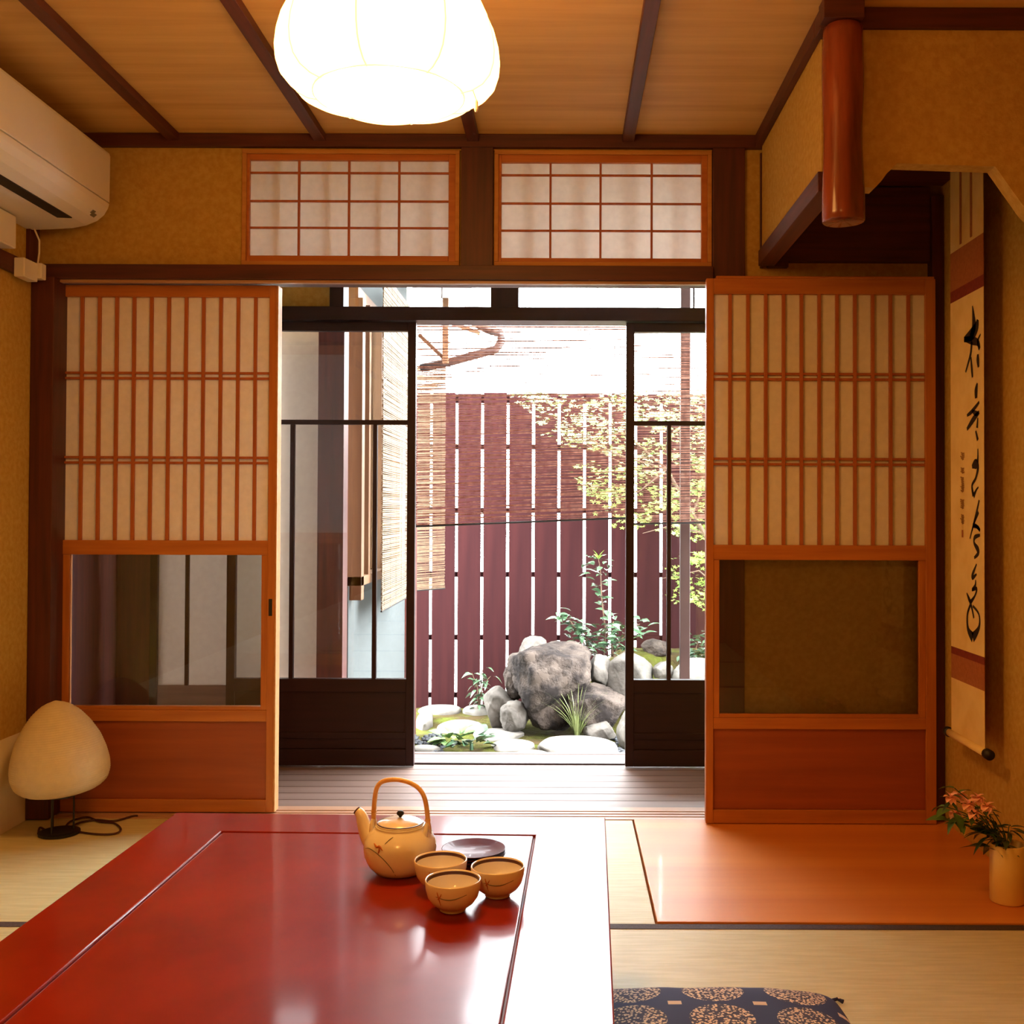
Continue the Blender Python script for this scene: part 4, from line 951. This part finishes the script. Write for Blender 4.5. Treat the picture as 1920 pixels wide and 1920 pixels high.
# saucers
sb = PZ(888, 1616, TZ)
for k, lb in enumerate(('lowest dark maroon lacquer saucer of the small stack', 'middle dark maroon lacquer saucer of the small stack', 'topmost dark maroon lacquer saucer of the small stack behind the cups')):
    b = Vector((sb.x, sb.y, TZ+0.0004+k*0.0055))
    o = MB().lathe([(0.030, 0.0), (0.031, 0.004), (0.045, 0.0075), (0.058, 0.0135), (0.0590, 0.0150), (0.0575, 0.0148), (0.044, 0.0092), (0.020, 0.0058), (0.001, 0.0055)], b, 48).build('lacquer_saucer', M['maroon'], smooth=True, base=b)
    tag(o, lb, 'saucer', 'stacked lacquer saucers')

# ================================================================== CUSHION
cy1 = PZ(1400, 1846, 0.055).y+0.055; cx1 = PZ(1600, 1900, 0.03).x
cx0, cy0 = cx1-0.56, cy1-0.56; CH = 0.062
cu = empty('floor_cushion', ((cx0+cx1)/2, (cy0+cy1)/2, 0.0015), 'navy floor cushion with beige round medallions beside the table', 'cushion')
cm = MB(); N = 36; vs = []
def cz(u, v):
    e = (max(0, 1-abs(u)**5.0)*max(0, 1-abs(v)**5.0))**0.5
    return 0.003+(CH-0.003)*(0.45*e+0.55*e*(1-0.35*(u*u+v*v)/2)*(1-0.25*math.exp(-(u*u+v*v)*30)))
def cxy(u, v):
    k = 1-0.045*(abs(u*v))**3; bow = 1-0.02*math.sin(PI*(v+1)/2); bow2 = 1-0.02*math.sin(PI*(u+1)/2)
    return ((cx0+cx1)/2+0.28*u*k*bow, (cy0+cy1)/2+0.28*v*k*bow2)
for j in range(N+1):
    for i in range(N+1):
        u, v = math.sin((i/N-0.5)*PI), math.sin((j/N-0.5)*PI); x_, y_ = cxy(u, v)
        wr_ = 0.0025*noise.noise(Vector((x_*14, y_*14, 0)))
        vs.append((x_, y_, 0.0015+cz(u, v)+wr_*(1 if abs(u) < .97 and abs(v) < .97 else 0)))
nb = len(vs)
for j in range(N+1):
    for i in range(N+1):
        u, v = math.sin((i/N-0.5)*PI), math.sin((j/N-0.5)*PI); x_, y_ = cxy(u*0.985, v*0.985); vs.append((x_, y_, 0.0015))
fs = []
for j in range(N):
    for i in range(N):
        a = j*(N+1)+i; fs.append((a, a+1, a+N+2, a+N+1)); fs.append((nb+a, nb+a+N+1, nb+a+N+2, nb+a+1))
rim = [i for i in range(N+1)]+[j*(N+1)+N for j in range(1, N+1)]+[N*(N+1)+i for i in range(N-1, -1, -1)]+[j*(N+1) for j in range(N-1, 0, -1)]
for k in range(len(rim)): a, b = rim[k], rim[(k+1) % len(rim)]; fs.append((a, a+nb, b+nb, b))
cm.add(vs, fs).build('cover', M['cushion'], cu, smooth=True)
for k, (sx, sy) in enumerate(((1, 1), (-1, 1), (1, -1), (-1, -1))):
    x_, y_ = cxy(sx*0.99, sy*0.99); MB().tube([(x_-sx*0.012, y_-sy*0.012, 0.008), (x_+sx*0.012, y_+sy*0.004, 0.007), (x_+sx*0.022, y_-sy*0.004, 0.005)], [0.004, 0.0035, 0.0045], 8).build('corner_tassel', M['cushion'], cu)

# ================================================================== HANGING SCROLL
XSc = 1.165
ya, yb_ = PX(1783, 1000, XSc).y, PX(1845, 1000, XSc).y          # far and near edge
sc = empty('hanging_scroll', (XSc, (ya+yb_)/2, 0.33), 'tall hanging calligraphy scroll on the right alcove wall', 'scroll')
zz = [0.345, 0.513, 0.582, 0.60, 1.625, 1.655, 1.77, 2.04]
zz = [0.345]+[PX(1815, v, XSc).z for v in (1283, 1236, 1222, 552, 530, 455)]+[2.055]
for a, b, mt, nm, lb in ((0, 1, 'scroll', 'lower_mounting', 'plain yellow silk'), (1, 2, 'mount', 'brown_band', 'brown silk band'), (2, 3, 'mount2', 'thin_band', 'dark red strip'),
                     (3, 4, 'scroll', 'writing_paper', 'yellowed paper with cursive brush writing'), (4, 5, 'mount2', 'thin_band', 'dark red strip'), (5, 6, 'mount', 'brown_band', 'brown silk band'), (6, 7, 'scroll', 'upper_mounting', 'plain yellow silk')):
    bx(nm, M[mt], sc, XSc, XSc+0.0012, yb_, ya, zz[a], zz[b], 0, label=lb)
MB().tube([(XSc, yb_-0.018, 0.338), (XSc, ya+0.018, 0.338)], 0.0115, 14).build('roller', M['scroll'], sc, smooth=True)
for e in (yb_-0.014, ya+0.036):
    MB().tube([(XSc, e, 0.338), (XSc, e-0.022, 0.338)], 0.0145, 16).build('roller_knob', M['black'], sc, smooth=True)
MB().tube([(XSc, yb_-0.004, 2.055), (XSc, ya+0.004, 2.055)], 0.006, 10).build('top_rod', M['black'], sc)
for f in (0.34, 0.66):
    ym = yb_+(ya-yb_)*f; bx('silk_ribbon', M['mount'], sc, XSc-0.0016, XSc-0.0004, ym-0.007, ym+0.007, zz[6]+0.01, 2.05, 0)
MB().tube([(XSc, yb_+0.03, 2.052), (XR-0.02, (ya+yb_)/2, 2.062), (XSc, ya-0.03, 2.052)], 0.002, 6).build('hanging_cord', M['cordm'], sc)
nail = MB().tube([(XR-0.0005, (ya+yb_)/2, 2.062), (XR-0.03, (ya+yb_)/2, 2.066)], 0.003, 8).build('scroll_hook', M['black']); tag(nail, 'small dark hook holding the hanging scroll', 'hook')
def stroke(mb, pts_, wid):
    P_ = [PX(px, py, XSc-0.0008) for px, py in pts_]; 
    for p in P_: p.y = min(max(p.y, yb_+0.004), ya-0.004)
    P_ = smooth_path(P_, 5); N = len(P_); W = smooth_path([Vector((w_, 0, 0)) for w_ in wid], 5); 
    L_, R_ = [], []
    for i, p in enumerate(P_):
        t = P_[min(i+1, N-1)]-P_[max(i-1, 0)]; 
        if t.length < 1e-7: t = Vector((0, 0, 1))
        nrm = Vector((1, 0, 0)).cross(t).normalized()*max(0.0008, W[min(i, len(W)-1)].x*1.35)
        L_.append(p+nrm); R_.append(p-nrm)
    mb.add(L_+R_, [(i, i+1, N+i+1, N+i) for i in range(N-1)])
def q3(l): return [(1660+x*0.2708, 480+y*0.2708) for x, y in l]
def q4(l): return [(1660+x*0.2708, 960+y*0.2708) for x, y in l]
u = 0.001
ink = [
 [(q3([(603, 345), (610, 420), (612, 500), (590, 560)]), [2*u, 7*u, 11*u, 8*u]), (q3([(640, 440), (630, 490), (600, 540), (545, 580)]), [5*u, 12*u, 14*u, 6*u]), (q3([(545, 575), (600, 585), (640, 600), (655, 640)]), [5*u, 9*u, 7*u, 3*u]),
  (q3([(598, 590), (590, 680), (555, 805)]), [5*u, 5*u, 3*u]), (q3([(592, 700), (598, 780), (603, 840)]), [3*u, 5*u, 4*u]), (q3([(660, 540), (640, 590), (650, 650)]), [2*u, 4*u, 3*u]), (q3([(640, 680), (640, 720), (645, 770)]), [4*u, 7*u, 4*u])],
 [(q3([(637, 880), (628, 930), (628, 985)]), [3*u, 8*u, 6*u]), (q3([(565, 1105), (600, 1075), (650, 1010)]), [3*u, 5*u, 3*u]), (q3([(650, 1080), (610, 1130), (565, 1200)]), [4*u, 7*u, 4*u]), (q3([(600, 1070), (625, 1090), (645, 1085)]), [3*u, 6*u, 3*u]), (q3([(640, 1120), (635, 1190)]), [3*u, 5*u]), (q3([(625, 1210), (640, 1275)]), [3*u, 5*u])],
 [(q3([(640, 1335), (640, 1400), (635, 1430)]), [2*u, 4*u, 8*u]), (q3([(600, 1460), (625, 1440), (640, 1470), (625, 1540), (600, 1590), (610, 1660)]), [4*u, 11*u, 6*u, 4*u, 4*u, 6*u]), (q3([(610, 1665), (630, 1620), (645, 1600)]), [6*u, 3*u, 2*u])],
 [(q3([(650, 1690), (630, 1780), (600, 1900)]), [3*u, 4*u, 3*u]), (q3([(605, 1860), (630, 1870), (655, 1900)]), [3*u, 4*u, 4*u])],
 [(q4([(645, 0), (610, 90), (585, 185)]), [4*u, 3*u, 2*u]), (q4([(610, 100), (640, 105), (655, 130)]), [3*u, 4*u, 3*u]), (q4([(655, 160), (620, 175), (615, 215), (640, 260), (640, 290), (615, 318)]), [3*u, 5*u, 4*u, 7*u, 5*u, 3*u])],
 [(q4([(632, 360), (605, 430), (605, 455), (632, 430)]), [2*u, 5*u, 5*u, 2*u]), (q4([(625, 470), (622, 510), (600, 540), (632, 530), (620, 580), (590, 625)]), [2*u, 4*u, 3*u, 4*u, 3*u, 5*u]), (q4([(563, 560), (578, 600), (592, 630)]), [2*u, 5*u, 5*u])],
 [(q4([(592, 640), (600, 670), (613, 735)]), [4*u, 4*u, 3*u]), (q4([(590, 640), (568, 710), (572, 810), (605, 870)]), [4*u, 4*u, 6*u, 12*u]), (q4([(605, 650), (648, 710), (648, 800), (605, 870)]), [3*u, 3*u, 5*u, 11*u])],
]
paper_o = [c for c in sc.children if c.name.startswith('writing_paper')][0]
for grp in ink:
    mb = MB()
    for pts_, wd in grp: stroke(mb, pts_, wd)
    mb.build('ink_character', M['ink'], paper_o)
rs = random.Random(5)
for (a, b) in ((1360, 1400), (1465, 1500), (1530, 1625), (1685, 1740), (1790, 1850)):
    mb = MB(); y_ = a
    while y_ < b:
        stroke(mb, q3([(522+rs.uniform(-4, 4), y_), (535+rs.uniform(-3, 3), y_+8), (546+rs.uniform(-3, 3), y_+4)]), [1.2*u, 2*u, 1.2*u]); y_ += 13
        stroke(mb, q3([(534, y_-10), (532, y_+4)]), [1*u, 1.4*u])
    mb.build('small_signature', M['ink2'], paper_o)
mb = MB(); stroke(mb, q4([(528, 150), (540, 150)]), [8*u, 8*u]); mb.build('red_seal', M['mount'], paper_o)

# ================================================================== VASE WITH FLOWERS
vp = PZ(1889, 1690, 0.004); vp.z = 0.0045; rv = 31.5*vp.y/F; hv = 0.148
va = empty('flower_vase', vp, 'yellow cylindrical vase standing on the alcove board by the right wall', 'vase')
MB().lathe([(rv*0.94, 0), (rv, 0.004), (rv, hv-0.003), (rv*0.97, hv), (rv*0.9, hv-0.002), (rv*0.88, 0.02), (0.002, 0.018)], vp, 40).build('body', M['vase'], va, smooth=True)
fl = empty('flower_arrangement', vp+Vector((0, 0, 0.03)), 'pink flowers with dark pointed leaves arranged in the yellow vase', 'flowers')
top = vp+Vector((0, 0, hv)); r_ = random.Random(21)
Lv = leaf_mesh('vase_leaf', M['leaf_d'], 0.06, 0.017, 0.3, 5); Lw = leaf_mesh('vase_leaf_wide', M['leaf_b'], 0.06, 0.028, 0.3, 5)
tips = [(1782, 1496, 'f'), (1800, 1490, 'f'), (1815, 1508, 'f'), (1833, 1496, 'f'), (1850, 1512, 'f'), (1790, 1525, 'f'), (1826, 1525, 'f'), (1856, 1530, 'l'), (1838, 1560, 'l'), (1895, 1548, 'l'), (1885, 1575, 'l'), (1866, 1552, 'l'), (1815, 1550, 'l'), (1772, 1512, 'w'), (1790, 1478, 'w'), (1782, 1540, 'w'), (1845, 1590, 'l'), (1872, 1590, 'l')]
pet = leaf_mesh('petal', M['petal'], 0.021, 0.021, 0.5, 3)
for px, py, kd in tips:
    Yt = vp.y+r_.uniform(-0.05, 0.04); e = PY(px, py, Yt); s0 = top+Vector((r_.uniform(-.02, .01), r_.uniform(-.02, .02), -0.1)); lip = top+Vector((-rv*0.5+r_.uniform(-.008, .02), r_.uniform(-.015, .015), 0.002))
    md_ = lip.lerp(e, 0.5)+Vector((0, 0, 0.02))
    MB().tube(smooth_path([s0, lip, md_, e], 4), 0.0013, 5).build('stem', M['leaf_d'], fl)
    if kd == 'f':
        for k in range(7): a = 2*PI*k/7; put_leaf(pet, fl, e, (math.cos(a)*0.9, -0.5+math.sin(a)*0.5, 0.35+math.sin(a)*0.8), 0, r_.uniform(.8, 1.15), 'petal')
        for k in range(3): put_leaf(Lv, fl, e-Vector((0, 0, 0.01)), rdir(r_, -.4, .3), 0, 0.6)
    else:
        m_ = Lw if kd == 'w' else Lv
        for k in range(6): put_leaf(m_, fl, lip.lerp(e, 0.55+0.45*k/5), rdir(r_, -.5, .5), r_.uniform(-.4, .4), r_.uniform(.7, 1.1))
